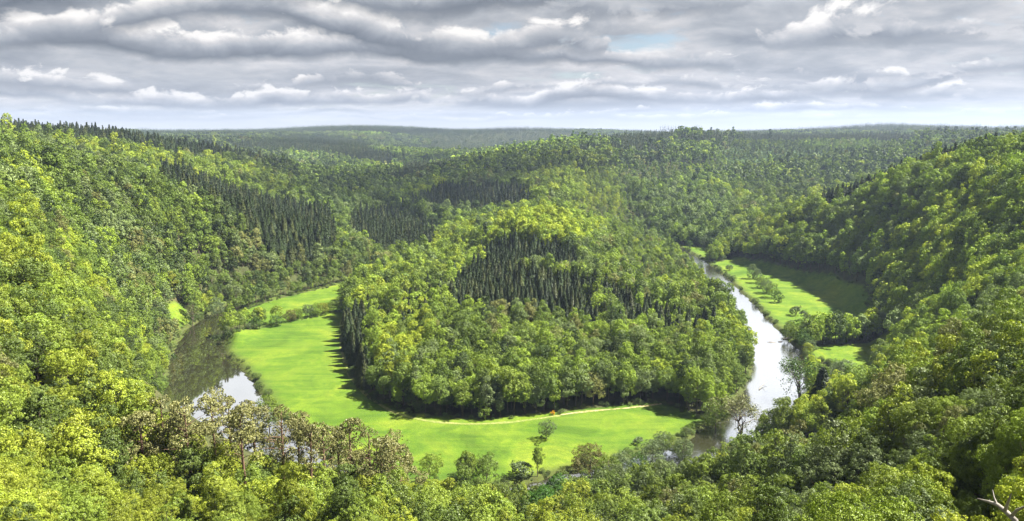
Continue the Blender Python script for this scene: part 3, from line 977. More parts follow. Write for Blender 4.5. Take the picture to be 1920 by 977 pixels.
def size_word(h):
    return 'tall' if h > 19.5 else ('low' if h < 13 else 'middling')


ORD = ['leftmost', 'second leftmost', 'third leftmost', 'fourth leftmost', 'fifth leftmost', 'sixth leftmost', 'seventh leftmost', 'eighth leftmost', 'ninth leftmost', 'tenth leftmost']
sets = {}
for i in blr:
    band = 'upper row' if pyc[i] < {0: 0}.get(0, 0) else ''
    sets.setdefault((hue_word(i), size_word(f['H'][i]), place_bl(pxc[i], pyc[i], f['r'][i])), []).append(i)
labels = {}
for (hw, sw, pl), idx in sets.items():
    idx = sorted(idx, key=lambda i: pxc[i])
    groups = [idx]
    if len(idx) > 10:          # nearer and farther halves
        byd = sorted(idx, key=lambda i: f['r'][i]); h = len(byd) // 2
        groups = [sorted(byd[:h], key=lambda i: pxc[i]), sorted(byd[h:], key=lambda i: pxc[i])]
    for gi, g in enumerate(groups):
        nf_ = '' if len(groups) == 1 else ('nearer ', 'farther ')[gi]
        for k, i in enumerate(g):
            if len(g) == 1: labels[i] = f'only {nf_}{sw} {hw} broadleaf tree {pl}'
            else: labels[i] = f'{ORD[k] if k < len(ORD) else "farther right"} {nf_}{sw} {hw} tree {pl}'.strip()
for i in blr:
    lab = labels[i]
    lab = lab.replace('only middling', 'only')
    w = lab.split()
    if len(w) > 16: print('LONG', lab)
    if len(w) > 16: lab = ' '.join(w[:16])
    plant('broadleaf_tree', f['kind'][i], f['var'][i], (f['x'][i], f['y'][i], f['z'][i] - .2), (f['s'][i] * .88, f['s'][i] * .93, f['s'][i] * 1.06), f['rot'][i], f['tint'][i], lab, 'tree',
          'broadleaf trees ' + place_bl(pxc[i], pyc[i], f['r'][i]))


def place_sp(px, py, r):
    if r > 700: return 'tall dark spruce in the narrow stand at the valley mouth', 'spruces in the stand at the valley mouth'
    if px < 640: return 'dark spruce in the dense plantation on the left slope', 'spruces in the left slope plantation'
    if px > 1450: return 'dark spruce on the crest of the right slope', 'spruces on the right crest'
    if px < 760: return 'dark spruce at the left edge of the spur wood above the meadow', 'spruces at the left edge of the spur'
    if py < 505 and px > 930: return 'dark spruce in the top block near the summit of the spur', 'spruces near the spur summit'
    if px < 1100: return 'dark spruce in the belt across the middle of the spur', 'spruces across the middle of the spur'
    return 'dark spruce in the belt running down the right flank of the spur', 'spruces down the right flank of the spur'


for i in spr:
    lab, grp = place_sp(pxc[i], pyc[i], f['r'][i])
    plant('spruce_tree', f['kind'][i], f['var'][i], (f['x'][i], f['y'][i], f['z'][i] - .2), f['s'][i], f['rot'][i], f['tint'][i], lab, 'tree', grp)

# the lone block of spruces on the far plateau
f2 = F[2]
for q_ in range(9):
    x_, y_, zt_ = D(1242 + q_ * 8.6, 235.5, 3300, 0)
    row_ = dict(x=x_, y=y_, z=zt_ - 21, r=3300., px=1280., py=236., con=True, tint=np.array([.03, .045, .016]), ti=9, pn=0., s=1.0, rot=q_ * 1.7, kind='sp_clump', var=q_ % 5, H=22., R=12.)
    for key in list(f2):
        if key != 'n' and key in row_: f2[key] = np.append(f2[key], [row_[key]], axis=0)
f2['n'] += 9
rest = np.ones(f['n'], bool); rest[blr] = False; rest[spr] = False
F[0] = take(F[0], rest)

# ------------------------------------------------------------------ the rest of the woods, instanced
proto_index, protos = {}, []
pcol = bpy.data.collections.new('tree_kinds')
for k, lst in KINDS.items():
    if k == 'pine': continue
    for i, (tree, lm, bm, H, R) in enumerate(lst):
        o = bpy.data.objects.new('kind_%03d' % len(protos), one_mesh('woodland_tree', tree, lm, bm))
        pcol.objects.link(o); proto_index[(k, i)] = len(protos); protos.append(o)


def instancer(name, P, idx, rot, scl, tint, label, cat):
    me = bpy.data.meshes.new(name)
    me.vertices.add(len(P)); me.vertices.foreach_set('co', np.asarray(P, np.float32).ravel())
    def at(n, t, d, key='value'):
        a = me.attributes.new(n, t, 'POINT'); a.data.foreach_set(key, np.ascontiguousarray(d).ravel())
    at('pick', 'INT', idx.astype(np.int32))
    at('rot', 'FLOAT_VECTOR', rot.astype(np.float32), 'vector')
    at('scl', 'FLOAT_VECTOR', scl.astype(np.float32), 'vector')
    at('tint', 'FLOAT_COLOR', np.column_stack([tint, np.ones(len(tint))]).astype(np.float32), 'color')
    o = link(name, me)
    ng = bpy.data.node_groups.new('grow_wood', 'GeometryNodeTree')
    ng.interface.new_socket('Geometry', in_out='INPUT', socket_type='NodeSocketGeometry')
    ng.interface.new_socket('Geometry', in_out='OUTPUT', socket_type='NodeSocketGeometry')
    gi = ng.nodes.new('NodeGroupInput'); go = ng.nodes.new('NodeGroupOutput')
    ci = ng.nodes.new('GeometryNodeCollectionInfo'); ci.inputs['Collection'].default_value = pcol
    ci.inputs['Separate Children'].default_value = True; ci.inputs['Reset Children'].default_value = True
    iop = ng.nodes.new('GeometryNodeInstanceOnPoints'); iop.inputs['Pick Instance'].default_value = True
    def na(n, t):
        a = ng.nodes.new('GeometryNodeInputNamedAttribute'); a.data_type = t; a.inputs['Name'].default_value = n
        return [s for s in a.outputs if s.enabled and s.name == 'Attribute'][0]
    ng.links.new(gi.outputs[0], iop.inputs['Points']); ng.links.new(ci.outputs[0], iop.inputs['Instance'])
    ng.links.new(na('pick', 'INT'), iop.inputs['Instance Index'])
    ng.links.new(na('rot', 'FLOAT_VECTOR'), iop.inputs['Rotation']); ng.links.new(na('scl', 'FLOAT_VECTOR'), iop.inputs['Scale'])
    ng.links.new(iop.outputs[0], go.inputs[0])
    md = o.modifiers.new('grow', 'NODES'); md.node_group = ng
    tag(o, label, cat, kind='stuff')
    return o


def wood(name, con, label, cat, which=(0, 1, 2)):
    P, I, Rr, S, T = [], [], [], [], []
    for w in which:
        f = F[w]; m = f['con'] == con
        if not m.any(): continue
        P.append(np.column_stack([f['x'][m], f['y'][m], f['z'][m] - .4]))
        I.append(np.array([proto_index[(k, v)] for k, v in zip(f['kind'][m], f['var'][m])]))
        Rr.append(np.column_stack([RNG.normal(0, .03, m.sum()), RNG.normal(0, .03, m.sum()), f['rot'][m]]))
        s = f['s'][m]
        S.append(np.column_stack([s * RNG.uniform(.76, 1.08, len(s)), s * RNG.uniform(.76, 1.08, len(s)), s * RNG.uniform(.88, 1.25, len(s))]) * (1.12 if con else 1))
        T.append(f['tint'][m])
    print(name, sum(len(p) for p in P))
    instancer(name, np.vstack(P), np.concatenate(I), np.vstack(Rr), np.vstack(S), np.vstack(T), label, cat)


wood('broadleaf_woodland', False, 'dense broadleaf woodland covering the valley slopes and the spur', 'woodland', (0, 1))
wood('spruce_woodland', True, 'dark spruce plantations on the valley slopes and ridges', 'woodland', (0, 1))
wood('distant_broadleaf_forest', False, 'hazy broadleaf forest on the farthest hills', 'forest', (2,))
wood('distant_spruce_forest', True, 'hazy dark spruce forest on the farthest ridges', 'forest', (2,))
# rank growth along the banks and round the meadow edges
nb = 60000
bx, by = RNG.uniform(-300, 300, nb), RNG.uniform(230, 880, nb)
bw = water_dist(bx, by)
edge_d = np.full(nb, 99.)
for P in MEADOWS.values():
    for (ax, ay), (cx_, cy_) in zip(P, list(P[1:]) + [P[0]]):
        dx, dy = cx_ - ax, cy_ - ay; t_ = np.clip(((bx - ax) * dx + (by - ay) * dy) / (dx * dx + dy * dy + 1e-9), 0, 1)
        edge_d = np.minimum(edge_d, np.hypot(bx - ax - t_ * dx, by - ay - t_ * dy))
k_ = ((bw > .2) & (bw < 3.4) & (RNG.random(nb) < .8)) | ((edge_d < 3.0) & (bw > 1) & (RNG.random(nb) < .45))
k_ &= fbm(bx, by, 14, 77, 2) > -.16
bx, by = bx[k_], by[k_]; m_ = len(bx)
sc_ = RNG.uniform(.05, .17, m_) * (1 + 1.2 * (RNG.random(m_) < .08))
instancer('bank_undergrowth', np.column_stack([bx, by, ground(bx, by) - .3]), np.array([proto_index[('bushy', v)] for v in RNG.integers(0, 6, m_)]),
          np.column_stack([0 * bx, 0 * bx, RNG.uniform(0, 6.28, m_)]), np.column_stack([sc_ * 1.5, sc_ * 1.5, sc_]),
          np.array([[.085, .125, .028]]) * RNG.uniform(.6, 1.4, (m_, 1)) * RNG.uniform(.95, 1.05, (m_, 3)), 'rank weeds and low scrub lining the river banks and meadow edges', 'undergrowth')
# ------------------------------------------------------------------ single trees and shrubs in the open
KINDS['thin'] = [(thin_tree(800 + i, 17, 6, 1500, .42), LEAF, BARK, 17, 6) for i in range(3)]
KINDS['bare'] = [(thin_tree(820 + i, 17, 6, 380, .36), LEAF, BARK, 17, 6) for i in range(2)]
KINDS['alder'] = [(thin_tree(840, 17, 6, 2600, .5, 4), LEAF, BARK, 17, 6)]


def shrub(seed, nf=1500, size=.3):
    rng = np.random.default_rng(seed)
    C, r = crown_clumps(rng, 4.0, 2.3, 'low', 16)
    V, Q, var = crown_leaves(rng, C, r, nf, size, np.array([0, 0, 1.]), tilt=.7)
    parts = [tube([(0, 0, -.3), c * .5 + [0, 0, .1], c], [.07, .05, .02], 4) for c in C[:7]]
    return (V, Q, var), join(parts)


KINDS['shrub'] = [(shrub(860 + i), LEAF, BARK, 4, 2.3) for i in range(4)]
T_ = dict(yel=(.17, .19, .016), lim=(.12, .175, .02), mid=(.065, .12, .02), drk=(.03, .066, .016), gry=(.11, .15, .06), olv=(.12, .11, .03), gor=(.55, .30, .01), brn=(.135, .145, .055), spr=(.03, .045, .018), pin=(.145, .145, .05))


def put(name, k, px, py, H, tint, label, cat, group=None, wide=1.0, v=None, z=1.5):
    i = random.randrange(len(KINDS[k])) if v is None else v
    x, y, _ = G(px, py, z)
    zz = max(float(ground(x, y)), -.3)
    s = H / KINDS[k][i][3]
    return plant(name, k, i, (x, y, zz), (s * wide, s * wide, s), random.uniform(0, 6.28), T_[tint], label, cat, group)


put('broadleaf_tree', 'bushy', 1025, 823, 9.0, 'gry', 'small pale round tree standing alone in the middle of the bend meadow', 'tree', wide=.85, v=1)
put('shrub', 'shrub', 1196, 832, 3.2, 'gry', 'low grey-green bush on the bend meadow near the bank', 'bush', wide=1.3)
put('broadleaf_tree', 'bushy', 1105, 884, 14, 'olv', 'dull olive tree on the near edge of the bend meadow, by the water', 'tree', v=4)
put('broadleaf_tree', 'bl_mid', 1008, 892, 14, 'lim', 'slender light green tree at the near edge of the meadow', 'tree', wide=.7, v=4)
put('shrub', 'shrub', 980, 893, 6, 'gry', 'greyish bush left of the slender tree on the near meadow edge', 'bush', wide=1.3)
put('broadleaf_tree', 'bushy', 505, 800, 15, 'lim', 'bright leafy tree at the right edge of the left pool', 'tree', v=0)
put('shrub', 'shrub', 908, 786, 6, 'lim', 'round light green bush at the front foot of the spur', 'bush', v=1)
put('gorse_bush', 'shrub', 1037, 778, 2.0, 'gor', 'small orange-yellow flowering bush at the foot of the spur beside the path', 'bush', v=2)
put('alder_tree', 'alder', 1500, 745, 24, 'mid', 'tall open tree with several stems on the islet in the river', 'tree', wide=.95)
put('broadleaf_tree', 'bl_mid', 1428, 808, 11, 'gry', 'small slim tree on the spit in the right-hand river', 'tree', wide=.65, v=1)
put('broadleaf_tree', 'alder', 1390, 805, 19, 'brn', 'thinly leaved brown tree at the river edge behind the meadow corner', 'tree', wide=1.2, v=0)
put('broadleaf_tree', 'bushy', 1342, 798, 14, 'lim', 'light green tree at the right corner of the bend meadow', 'tree', v=3)
put('broadleaf_tree', 'bushy', 1541, 722, 12, 'lim', 'small leafy tree on the grassy islet right of the tall open tree', 'tree', wide=.9, v=1)
put('willow_tree', 'bushy', 1580, 716, 15, 'gry', 'rounded grey-green willow beside the narrow side channel', 'tree', wide=1.05, v=4)
put('spruce_tree', 'sp_mid', 1532, 842, 29, 'spr', 'large blackish spruce rising alone in front of the right-hand river', 'tree', wide=1.35, v=0)
put('shrub', 'shrub', 1492, 590, 7, 'gry', 'round bush alone on the right bank meadow, left of its twin', 'bush', v=0)
put('shrub', 'shrub', 1509, 600, 7.5, 'gry', 'round bush alone on the right bank meadow, right of its twin', 'bush', v=1, wide=.85)
put('shrub', 'shrub', 1367, 507, 6, 'gry', 'little round bush at the far end of the right bank meadow', 'bush', v=3)
for k, (a, b, h) in enumerate([(1411, 522, 12), (1419, 530, 11), (1427, 540, 11), (1437, 549, 12), (1447, 557, 12), (1459, 566, 9.5)]):
    put('broadleaf_tree', 'bushy', a, b, h, ['gry', 'gry', 'lim', 'gry', 'lim', 'mid'][k],
        'hedge-like row tree on the right bank meadow, ' + ['farthest of six', 'second from the far end', 'third from the far end', 'third from the near end', 'second from the near end', 'nearest of six'][k],
        'tree', 'row of trees across the right bank meadow', wide=.95)
thick = [(1478, 633, 10), (1492, 640, 12), (1506, 652, 11), (1520, 640, 13), (1535, 628, 9), (1548, 640, 12), (1560, 622, 12), (1572, 636, 13), (1585, 625, 12), (1598, 634, 13), (1612, 628, 12),
         (1626, 634, 13), (1520, 660, 8), (1580, 645, 6), (1500, 622, 8), (1482, 618, 7)]
for k, (a, b, h) in enumerate(sorted(thick)):
    put('broadleaf_tree', 'bushy', a, b, h, random.choice(['gry', 'lim', 'gry', 'mid']),
        'small tree in the thicket between the two right bank meadows, number %s from the left' % ['one', 'two', 'three', 'four', 'five', 'six', 'seven', 'eight', 'nine', 'ten', 'eleven', 'twelve', 'thirteen', 'fourteen', 'fifteen', 'sixteen'][k],
        'tree', 'thicket between the right bank meadows')
lh = [(466, 622, 7, 'gry'), (482, 618, 11, 'mid'), (517, 611, 12, 'mid'), (545, 603, 14, 'olv'), (560, 598, 13, 'lim'), (577, 595, 15, 'gry'), (592, 593, 14, 'lim'), (606, 590, 15, 'yel'), (621, 586, 14, 'lim'), (636, 583, 15, 'lim'), (648, 576, 14, 'mid')]
for k, (a, b, h, t) in enumerate(lh):
    put('broadleaf_tree', 'bushy', a, b, h * .66, t, 'tree in the hedge row behind the bend meadow, ' + (ORD[k] if k < 9 else ['second from the right', 'rightmost'][k - 9]),
        'tree', 'hedge row behind the bend meadow', wide=1.4 if k in (1, 2) else 1.0)
put('broadleaf_tree', 'bl_mid', 324, 602, 22, 'yel', 'bright yellow-green tree on the small meadow beyond the left pool', 'tree', v=1)
put('broadleaf_tree', 'bare', 362, 607, 17, 'brn', 'bare brownish tree on the far bank of the left pool', 'tree', v=1)
put('broadleaf_tree', 'bushy', 408, 590, 13, 'gry', 'grey-green tree where the left river narrows', 'tree', v=0)
put('shrub', 'bare', 419, 668, 8, 'gry', 'thin bare shrub on the meadow bank of the left pool', 'bush', v=0)
put('shrub', 'shrub', 494, 566, 2.4, 'lim', 'small bush on the strip of meadow beyond the hedge row', 'bush', v=0)
for k, (a, b, h, t) in enumerate([(1240, 838, 9, 'gry'), (1262, 846, 8, 'lim'), (1222, 868, 12, 'gry'), (1195, 880, 9, 'mid'), (1165, 890, 11, 'gry'), (1280, 856, 10, 'gry'), (1140, 900, 12, 'lim')]):
    put('broadleaf_tree', 'bushy', a, b, h, t, 'bankside tree at the near right edge of the bend meadow, ' + ORD[[5, 6, 3, 2, 1, 7, 0][k]], 'tree', 'bankside trees at the near meadow edge', wide=1.0)
for k, (a, b, h, t) in enumerate([(1292, 462, 9, 'mid'), (1305, 458, 13, 'mid'), (1322, 462, 14, 'gry'), (1340, 476, 10, 'gry'), (1352, 486, 9, 'gry'), (1313, 496, 6, 'gry'), (1270, 455, 10, 'mid')]):
    put('broadleaf_tree', 'bushy', a, b, h, t, 'small tree round the farthest little meadow up the right valley, ' + ORD[[1, 2, 4, 5, 6, 3, 0][k]], 'tree', 'trees round the farthest meadow', z=3)
# round dense crowns at the bottom of the picture
x, y, z = D(1040, 893, 222, 0); gz = float(ground(x, y)); s = max(.7, (z - gz) / 18)
plant('broadleaf_tree', 'bl_hi', 0, (x, y, gz), (s * .95, s * .95, s), 1.0, (.055, .125, .016), 'dense rich green round tree at the bottom, the farther of two', 'tree')
x, y, z = D(1012, 912, 205, 0); gz = float(ground(x, y)); s = max(.7, (z - gz) / 18)
plant('broadleaf_tree', 'bl_hi', 3, (x, y, gz), (s * 1.0, s * 1.0, s), 2.6, (.055, .13, .016), 'dense rich green round tree at the bottom, the nearer of two', 'tree')

# Scots pines in front of the left pool
pines = [(262, 772, 168), (300, 742, 172), (345, 752, 165), (398, 736, 170), (424, 746, 176), (448, 762, 160), (470, 758, 178), (525, 766, 172), (556, 776, 180), (576, 790, 165), (604, 796, 176), (632, 806, 186), (655, 786, 180), (690, 806, 184), (712, 824, 176), (736, 814, 186), (748, 836, 190)]
names = ['first', 'second', 'third', 'fourth', 'fifth', 'sixth', 'seventh', 'eighth', 'ninth', 'tenth', 'eleventh', 'twelfth', 'thirteenth', 'fourteenth', 'fifteenth', 'sixteenth', 'last']
for k, (a, b, d) in enumerate(pines):
    x, y, z = D(a, b, d, 0); gz = float(ground(x, y)); H = z - gz
    H = min(max(H, 13), 26)
    s = H / 17
    wd_ = min(1.25, 1.25 / s) if s > 1.1 else 1.0
    plant('pine_tree', 'pine', k % 6, (x, y, z - H), (s * wd_, s * wd_, s), random.uniform(0, 6), np.array(T_['pin']) * 1.15 * random.uniform(.85, 1.25),
          'brown-green pine with a bare trunk at the lower left, %s from the left' % names[k] if k < 16 else 'brown-green pine with a bare trunk, rightmost of those at the lower left', 'tree', 'pines in front of the left pool')

# ------------------------------------------------------------------ rocks, driftwood, the dead branch
rm, nt, out = new_mat('wet_stone')
g_ = node(nt, 'ShaderNodeNewGeometry')
c_ = ramp(nt, noise(nt, g_.outputs['Position'], 1.5, 5), [(.3, (.05, .045, .04)), (.7, (.17, .15, .13))])
b_ = node(nt, 'ShaderNodeBsdfPrincipled'); b_.inputs['Roughness'].default_value = .6
nt.links.new(c_, b_.inputs['Base Color']); nt.links.new(b_.outputs[0], out.inputs['Surface'])


def rock(seed, px, py, sx, sy, sz, label):
    import bmesh
    bm = bmesh.new(); bmesh.ops.create_icosphere(bm, subdivisions=3, radius=1)
    rng = np.random.default_rng(seed); ph = rng.uniform(0, 6, 6)
    for v in bm.verts:
        c = v.co
        k = 1 + .18 * math.sin(3 * c.x + ph[0]) + .16 * math.sin(4 * c.y + ph[1]) + .12 * math.sin(5 * c.z + ph[2]) + .05 * math.sin(11 * c.x + 9 * c.y + ph[3])
        v.co = Vector((c.x * sx * k, c.y * sy * k, c.z * sz * k))
    me = bpy.data.meshes.new('rock'); bm.to_mesh(me); bm.free(); me.materials.append(rm)
    x, y, _ = G(px, py, 0)
    tag(link('rock', me, None, (x, y, -.1)), label, 'rock', 'rocks in the riffle')


rock(1, 1448, 642, 2.6, .9, .5, 'flat dark rock in the riffle, leftmost of three')
rock(2, 1463, 641, 1.6, .8, .5, 'small dark rock in the riffle, middle of three')
rock(3, 1476, 636, 2.6, 1.4, .9, 'largest dark rock in the riffle, rightmost of three')
V, Q = join([tube([G(1423, 730, .3), G(1430, 722, .7), G(1439, 716, 1.2)], [.2, .16, .08], 6), tube([G(1430, 722, .7), G(1436, 724, 1.6)], [.14, .05], 4), tube([G(1426, 727, .5), G(1422, 718, 1.2)], [.12, .04], 4)])
tag(link('driftwood', mesh_of('driftwood', V, Q, [PALE])), 'bleached fallen trunk lying in the shallows below the spur', 'driftwood')


def near(px, py, d):
    r_ = ray(px, py); return np.array([r_[0] * d, r_[1] * d, EYE + r_[2] * d])


V, Q = join([
    tube([near(1915, 1010, 17), near(1903, 975, 17), near(1885, 958, 17.2), near(1870, 946, 17.4), near(1852, 940, 17.6), near(1833, 935, 17.8)], [.075, .06, .05, .04, .028, .012], 7),
    tube([near(1884, 958, 17.2), near(1890, 942, 17), near(1896, 925, 16.8)], [.04, .028, .01], 5),
    tube([near(1870, 946, 17.4), near(1864, 933, 17.5), near(1861, 918, 17.6)], [.024, .016, .006], 5),
    tube([near(1896, 968, 17.1), near(1906, 957, 16.9), near(1922, 950, 16.6), near(1940, 948, 16.2)], [.04, .03, .02, .01], 5),
    tube([near(1856, 941, 17.6), near(1855, 936, 17.6)], [.014, .006], 4)])
tag(link('dead_branch', mesh_of('dead_branch', V, Q, [PALE])), 'bare bleached dead branch forking up in the bottom right corner', 'branch')

# ------------------------------------------------------------------ light, sky, air
SUN_EL, SUN_AZ = math.radians(53), math.radians(84)      # azimuth clockwise from straight ahead
sl = bpy.data.lights.new('sun', 'SUN'); sl.energy = 5.0; sl.angle = math.radians(.6); sl.color = (1, .955, .88)
so = bpy.data.objects.new('sun', sl); COL.objects.link(so)
sd = Vector((math.sin(SUN_AZ) * math.cos(SUN_EL), math.cos(SUN_AZ) * math.cos(SUN_EL), math.sin(SUN_EL)))
so.rotation_euler = sd.to_track_quat('Z', 'Y').to_euler(); so.location = sd * 500

w = bpy.data.worlds.new('World'); SC.world = w; w.use_nodes = True
nt = w.node_tree; nt.nodes.clear()
wo = node(nt, 'ShaderNodeOutputWorld')
CLOUD_SEED = 3.7
SKY_GAIN = .25
sky = node(nt, 'ShaderNodeTexSky', sky_type='NISHITA', sun_disc=False, sun_elevation=SUN_EL, sun_rotation=SUN_AZ, altitude=300, dust_density=1.5)
tc = node(nt, 'ShaderNodeTexCoord')
vec = tc.outputs['Generated']
sp_ = node(nt, 'ShaderNodeSeparateXYZ'); nt.links.new(vec, sp_.inputs[0])
dz = math_(nt, 'MAXIMUM', sp_.outputs['Z'], 0.0)


hl = math_(nt, 'SQRT', math_(nt, 'ADD', math_(nt, 'MULTIPLY', sp_.outputs['X'], sp_.outputs['X']), math_(nt, 'ADD', math_(nt, 'MULTIPLY', sp_.outputs['Y'], sp_.outputs['Y']), 1e-5)))


def deck(lift, side, soft, power, k, seed):
    """cloud pattern coordinate: shrinks and flattens towards the horizon"""
    q = math_(nt, 'MULTIPLY', math_(nt, 'POWER', math_(nt, 'ADD', dz, lift + soft), -power), k)
    c = node(nt, 'ShaderNodeCombineXYZ')
    nt.links.new(math_(nt, 'MULTIPLY', math_(nt, 'ADD', math_(nt, 'DIVIDE', sp_.outputs['X'], hl), side), q), c.inputs[0])
    nt.links.new(math_(nt, 'MULTIPLY', math_(nt, 'DIVIDE', sp_.outputs['Y'], hl), q), c.inputs[1]); c.inputs[2].default_value = seed
    return c.outputs[0]


def cloud_density(lift, side, seed=CLOUD_SEED):
    big = noise(nt, deck(lift, side, .10, 1.0, 1.0, seed), .6, 3, .5, .3)
    fine = noise(nt, deck(lift, side, .045, .55, 1.6, seed + 5), 2.6, 7, .60, .25)
    return math_(nt, 'ADD', math_(nt, 'MULTIPLY', big, .58), math_(nt, 'MULTIPLY', fine, .42))


d0 = cloud_density(0, 0)
d1 = cloud_density(.012, .008)
dens = ramp(nt, d0, [(.37, (0, 0, 0)), (.45, (1, 1, 1))])
lum = math_(nt, 'ADD', math_(nt, 'ADD', math_(nt, 'MULTIPLY', math_(nt, 'SUBTRACT', d0, d1), 2.5), math_(nt, 'MULTIPLY', math_(nt, 'SUBTRACT', .52, d0), 2.0)), .56)
CLOUD_RAMP = [(.0, (.15, .172, .205)), (.3, (.27, .295, .335)), (.55, (.45, .47, .50)), (.8, (.70, .69, .69)), (1.0, (1.0, .97, .93))]
ccol = ramp(nt, lum, CLOUD_RAMP)
skyc = mixc(nt, 1.0, sky.outputs[0], (.13, .13, .13), 'MULTIPLY')
body = mixc(nt, dens, skyc, ccol)


def cumulus_row(body, base, tall, freq, thr, seed, fade=1.0):
    """one bank of heaped clouds: flat grey base at this height, billowing pale tops"""
    c = node(nt, 'ShaderNodeCombineXYZ')
    nt.links.new(math_(nt, 'MULTIPLY', math_(nt, 'DIVIDE', sp_.outputs['X'], hl), freq), c.inputs[0])
    nt.links.new(math_(nt, 'MULTIPLY', dz, .36 / tall), c.inputs[1])
    nt.links.new(math_(nt, 'ADD', math_(nt, 'MULTIPLY', math_(nt, 'DIVIDE', sp_.outputs['Y'], hl), freq), seed), c.inputs[2])
    big = noise(nt, c.outputs[0], .8, 2, .5, .2)
    fine = noise(nt, c.outputs[0], 3.6, 6, .6, .3)
    n = math_(nt, 'ADD', math_(nt, 'MULTIPLY', big, .54), math_(nt, 'MULTIPLY', fine, .46))
    wob = math_(nt, 'MULTIPLY', math_(nt, 'SUBTRACT', fine, .5), .5)
    cs = node(nt, 'ShaderNodeCombineXYZ')
    nt.links.new(math_(nt, 'MULTIPLY', math_(nt, 'DIVIDE', sp_.outputs['X'], hl), freq * .55), cs.inputs[0])
    nt.links.new(math_(nt, 'ADD', math_(nt, 'MULTIPLY', math_(nt, 'DIVIDE', sp_.outputs['Y'], hl), freq * .55), seed * 2.3), cs.inputs[2])
    sway = math_(nt, 'MULTIPLY', math_(nt, 'SUBTRACT', noise(nt, cs.outputs[0], 1.0, 2, .5), .5), 2.6)
    v = math_(nt, 'ADD', math_(nt, 'ADD', math_(nt, 'DIVIDE', math_(nt, 'SUBTRACT', dz, base), tall), wob), sway)
    m = math_(nt, 'SUBTRACT', n, math_(nt, 'ADD', thr, math_(nt, 'MULTIPLY', math_(nt, 'MAXIMUM', v, 0.0), .17)))
    a = math_(nt, 'MULTIPLY', math_(nt, 'MULTIPLY', m, 34.0, True), math_(nt, 'ADD', math_(nt, 'MULTIPLY', v, 4.5), .5, True))
    br = math_(nt, 'ADD', math_(nt, 'ADD', math_(nt, 'MULTIPLY', v, 1.1), math_(nt, 'MULTIPLY', m, -3.4)), math_(nt, 'ADD', math_(nt, 'MULTIPLY', math_(nt, 'SUBTRACT', fine, .5), 2.0), .36))
    return mixc(nt, math_(nt, 'MULTIPLY', a, fade), body, ramp(nt, br, CLOUD_RAMP))


for row in ((.010, .012, 13., .42, 3.0, .85), (.020, .018, 10.5, .43, 9.1, .95), (.033, .026, 8.0, .43, 17.3, 1.0), (.050, .034, 6.2, .43, 23.3, 1.0), (.074, .046, 5.0, .43, 31.7, 1.0), (.100, .058, 4.2, .43, 44.4, 1.0), (.135, .075, 3.4, .42, 58.4, 1.0), (.19, .12, 2.4, .44, 52.0, 1.0)):
    body = cumulus_row(body, *row)
# bright sky patches added above the frame so the river mirrors white


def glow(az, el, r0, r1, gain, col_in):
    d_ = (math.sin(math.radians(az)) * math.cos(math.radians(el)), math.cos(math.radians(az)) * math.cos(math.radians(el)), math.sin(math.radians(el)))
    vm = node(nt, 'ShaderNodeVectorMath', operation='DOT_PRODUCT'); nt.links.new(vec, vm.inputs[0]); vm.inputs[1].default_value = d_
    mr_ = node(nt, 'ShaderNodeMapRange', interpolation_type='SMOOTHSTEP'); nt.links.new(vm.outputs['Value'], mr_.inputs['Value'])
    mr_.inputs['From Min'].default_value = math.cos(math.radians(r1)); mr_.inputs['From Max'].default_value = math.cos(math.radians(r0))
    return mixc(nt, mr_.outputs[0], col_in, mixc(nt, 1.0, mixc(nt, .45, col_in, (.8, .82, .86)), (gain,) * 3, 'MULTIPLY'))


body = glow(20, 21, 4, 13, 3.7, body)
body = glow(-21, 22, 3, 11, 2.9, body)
# sky overhead dimmed to weaken its fill light
body = mixc(nt, math_(nt, 'MULTIPLY', math_(nt, 'SUBTRACT', dz, .40), 5.0, True), body, mixc(nt, 1.0, body, (.5, .51, .53), 'MULTIPLY'))
hz = ramp(nt, dz, [(0.0, (1,) * 3), (.008, (.75,) * 3), (.03, (.22,) * 3), (.12, (0, 0, 0))])
body = mixc(nt, hz, body, (.73, .745, .765))
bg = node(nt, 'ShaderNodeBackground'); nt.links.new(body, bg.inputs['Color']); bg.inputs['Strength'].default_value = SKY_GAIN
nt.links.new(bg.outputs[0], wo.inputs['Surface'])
try:
    w.cycles.sampling_method = 'MANUAL'; w.cycles.sample_map_resolution = 256
except Exception: pass

def cloud(seed, cx, cy, cz, rx, ry, rz, label):
    """a heap of billows with a flat base, set out of view above the valley for its shade"""
    import bmesh
    rng = np.random.default_rng(seed)
    bm = bmesh.new()
    for k in range(34):
        a, rr = rng.uniform(0, 6.28), math.sqrt(rng.random()) * .85
        s = rng.uniform(.16, .34) * (1.15 - .5 * rr)
        m_ = bmesh.ops.create_icosphere(bm, subdivisions=3, radius=1)
        for v in m_['verts']:
            c = v.co
            b_ = 1 + .10 * math.sin(5 * c.x + k) + .10 * math.sin(6 * c.y + 2 * k) + .06 * math.sin(11 * c.z + 7 * c.x + k)
            z_ = c.z * s * b_ * rz * 2.2
            v.co = Vector((math.cos(a) * rr * rx + c.x * s * b_ * rx, math.sin(a) * rr * ry + c.y * s * b_ * ry, max(z_, -.12 * rz) + .1 * rz * math.sin(k)))
    me = bpy.data.meshes.new('cloud'); bm.to_mesh(me); bm.free()
    me.polygons.foreach_set('use_smooth', np.ones(len(me.polygons), bool)); me.materials.append(CLOUD_M)
    o = link('cloud', me, None, (cx, cy, cz)); tag(o, label, 'cloud', kind='stuff')


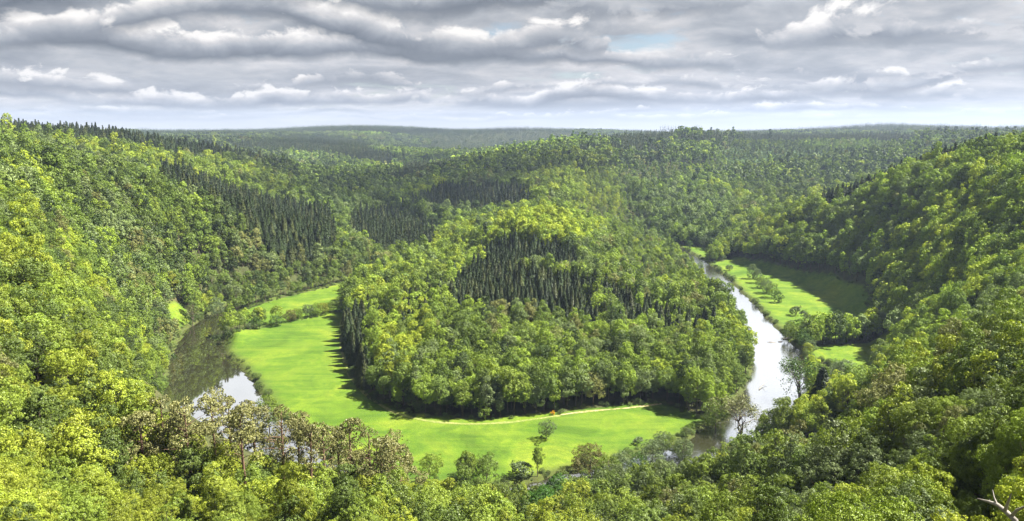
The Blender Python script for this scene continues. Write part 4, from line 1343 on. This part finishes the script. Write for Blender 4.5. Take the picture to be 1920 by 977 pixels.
CLOUD_M, nt, out = new_mat('shade_cloud')  # unseen clouds put up for their shade, mostly clear so it stays partial
b_ = node(nt, 'ShaderNodeBsdfDiffuse'); b_.inputs['Color'].default_value = (.9, .9, .9, 1)
t_ = node(nt, 'ShaderNodeBsdfTranslucent'); t_.inputs['Color'].default_value = (.9, .9, .9, 1)
x_ = node(nt, 'ShaderNodeMixShader'); nt.links.new(b_.outputs[0], x_.inputs[1]); nt.links.new(t_.outputs[0], x_.inputs[2]); tr_ = node(nt, 'ShaderNodeBsdfTransparent'); y_ = node(nt, 'ShaderNodeMixShader'); y_.inputs[0].default_value = .88
nt.links.new(x_.outputs[0], y_.inputs[1]); nt.links.new(tr_.outputs[0], y_.inputs[2]); nt.links.new(y_.outputs[0], out.inputs['Surface'])


def shade(seed, sx, sy, rx, ry, base, label, h=1400):
    """unseen cloud placed so that its shadow falls round the point (sx, sy)"""
    k = (h - base) / math.tan(SUN_EL)
    cloud(seed, sx + math.sin(SUN_AZ) * k, sy + math.cos(SUN_AZ) * k, h, rx, ry, 90, label)


shade(1, -230, 1300, 430, 420, 50, 'unseen broad flat-based cloud shading the hill range behind the spur')
shade(2, -800, 1280, 330, 300, 90, 'unseen small cloud shading the dark ridge behind the left slope')
shade(3, -900, 2700, 600, 420, 60, 'unseen cloud shading the middle of the distant left hills')
shade(5, 1700, 3500, 900, 300, 100, 'unseen long cloud added to shade the farthest right ridge')
shade(6, -1700, 3600, 700, 260, 80, 'unseen long cloud added to shade the farthest left ridge')
shade(7, -500, 4300, 800, 260, 90, 'unseen long cloud added to shade the middle of the skyline hills')
shade(8, 500, 3300, 500, 260, 90, 'unseen cloud added to shade the plateau behind the hill range')
shade(9, -300, 2350, 300, 200, 50, 'unseen small cloud added to shade the dark spur in the side valley')

hb = [(a, b, c) for c in (-4, 330) for a, b in ((-7000, -700), (7000, -700), (7000, 9900), (-7000, 9900))]
hm, nt, out = new_mat('air')
pv = node(nt, 'ShaderNodeVolumePrincipled'); pv.inputs['Color'].default_value = (.58, .72, 1, 1); pv.inputs['Density'].default_value = 5.6e-5; pv.inputs['Anisotropy'].default_value = .2
nt.links.new(pv.outputs[0], out.inputs['Volume'])
HAZE = True
if HAZE:
    me = mesh_of('haze', hb, [(0, 3, 2, 1), (4, 5, 6, 7), (0, 1, 5, 4), (1, 2, 6, 5), (2, 3, 7, 6), (3, 0, 4, 7)], [hm])
    tag(link('haze', me), 'thin blue summer haze filling the valley air', 'haze', kind='stuff')

SC.view_settings.view_transform = 'Standard'; SC.view_settings.look = 'None'; SC.view_settings.gamma = 1; SC.view_settings.use_curve_mapping = False
SC.view_settings.exposure = 2.05
cy = SC.cycles
cy.max_bounces = 5; cy.diffuse_bounces = 2; cy.glossy_bounces = 2; cy.transmission_bounces = 2; cy.volume_bounces = 0; cy.transparent_max_bounces = 16
cy.use_denoising = False if False else True
cy.sample_clamp_indirect = 4
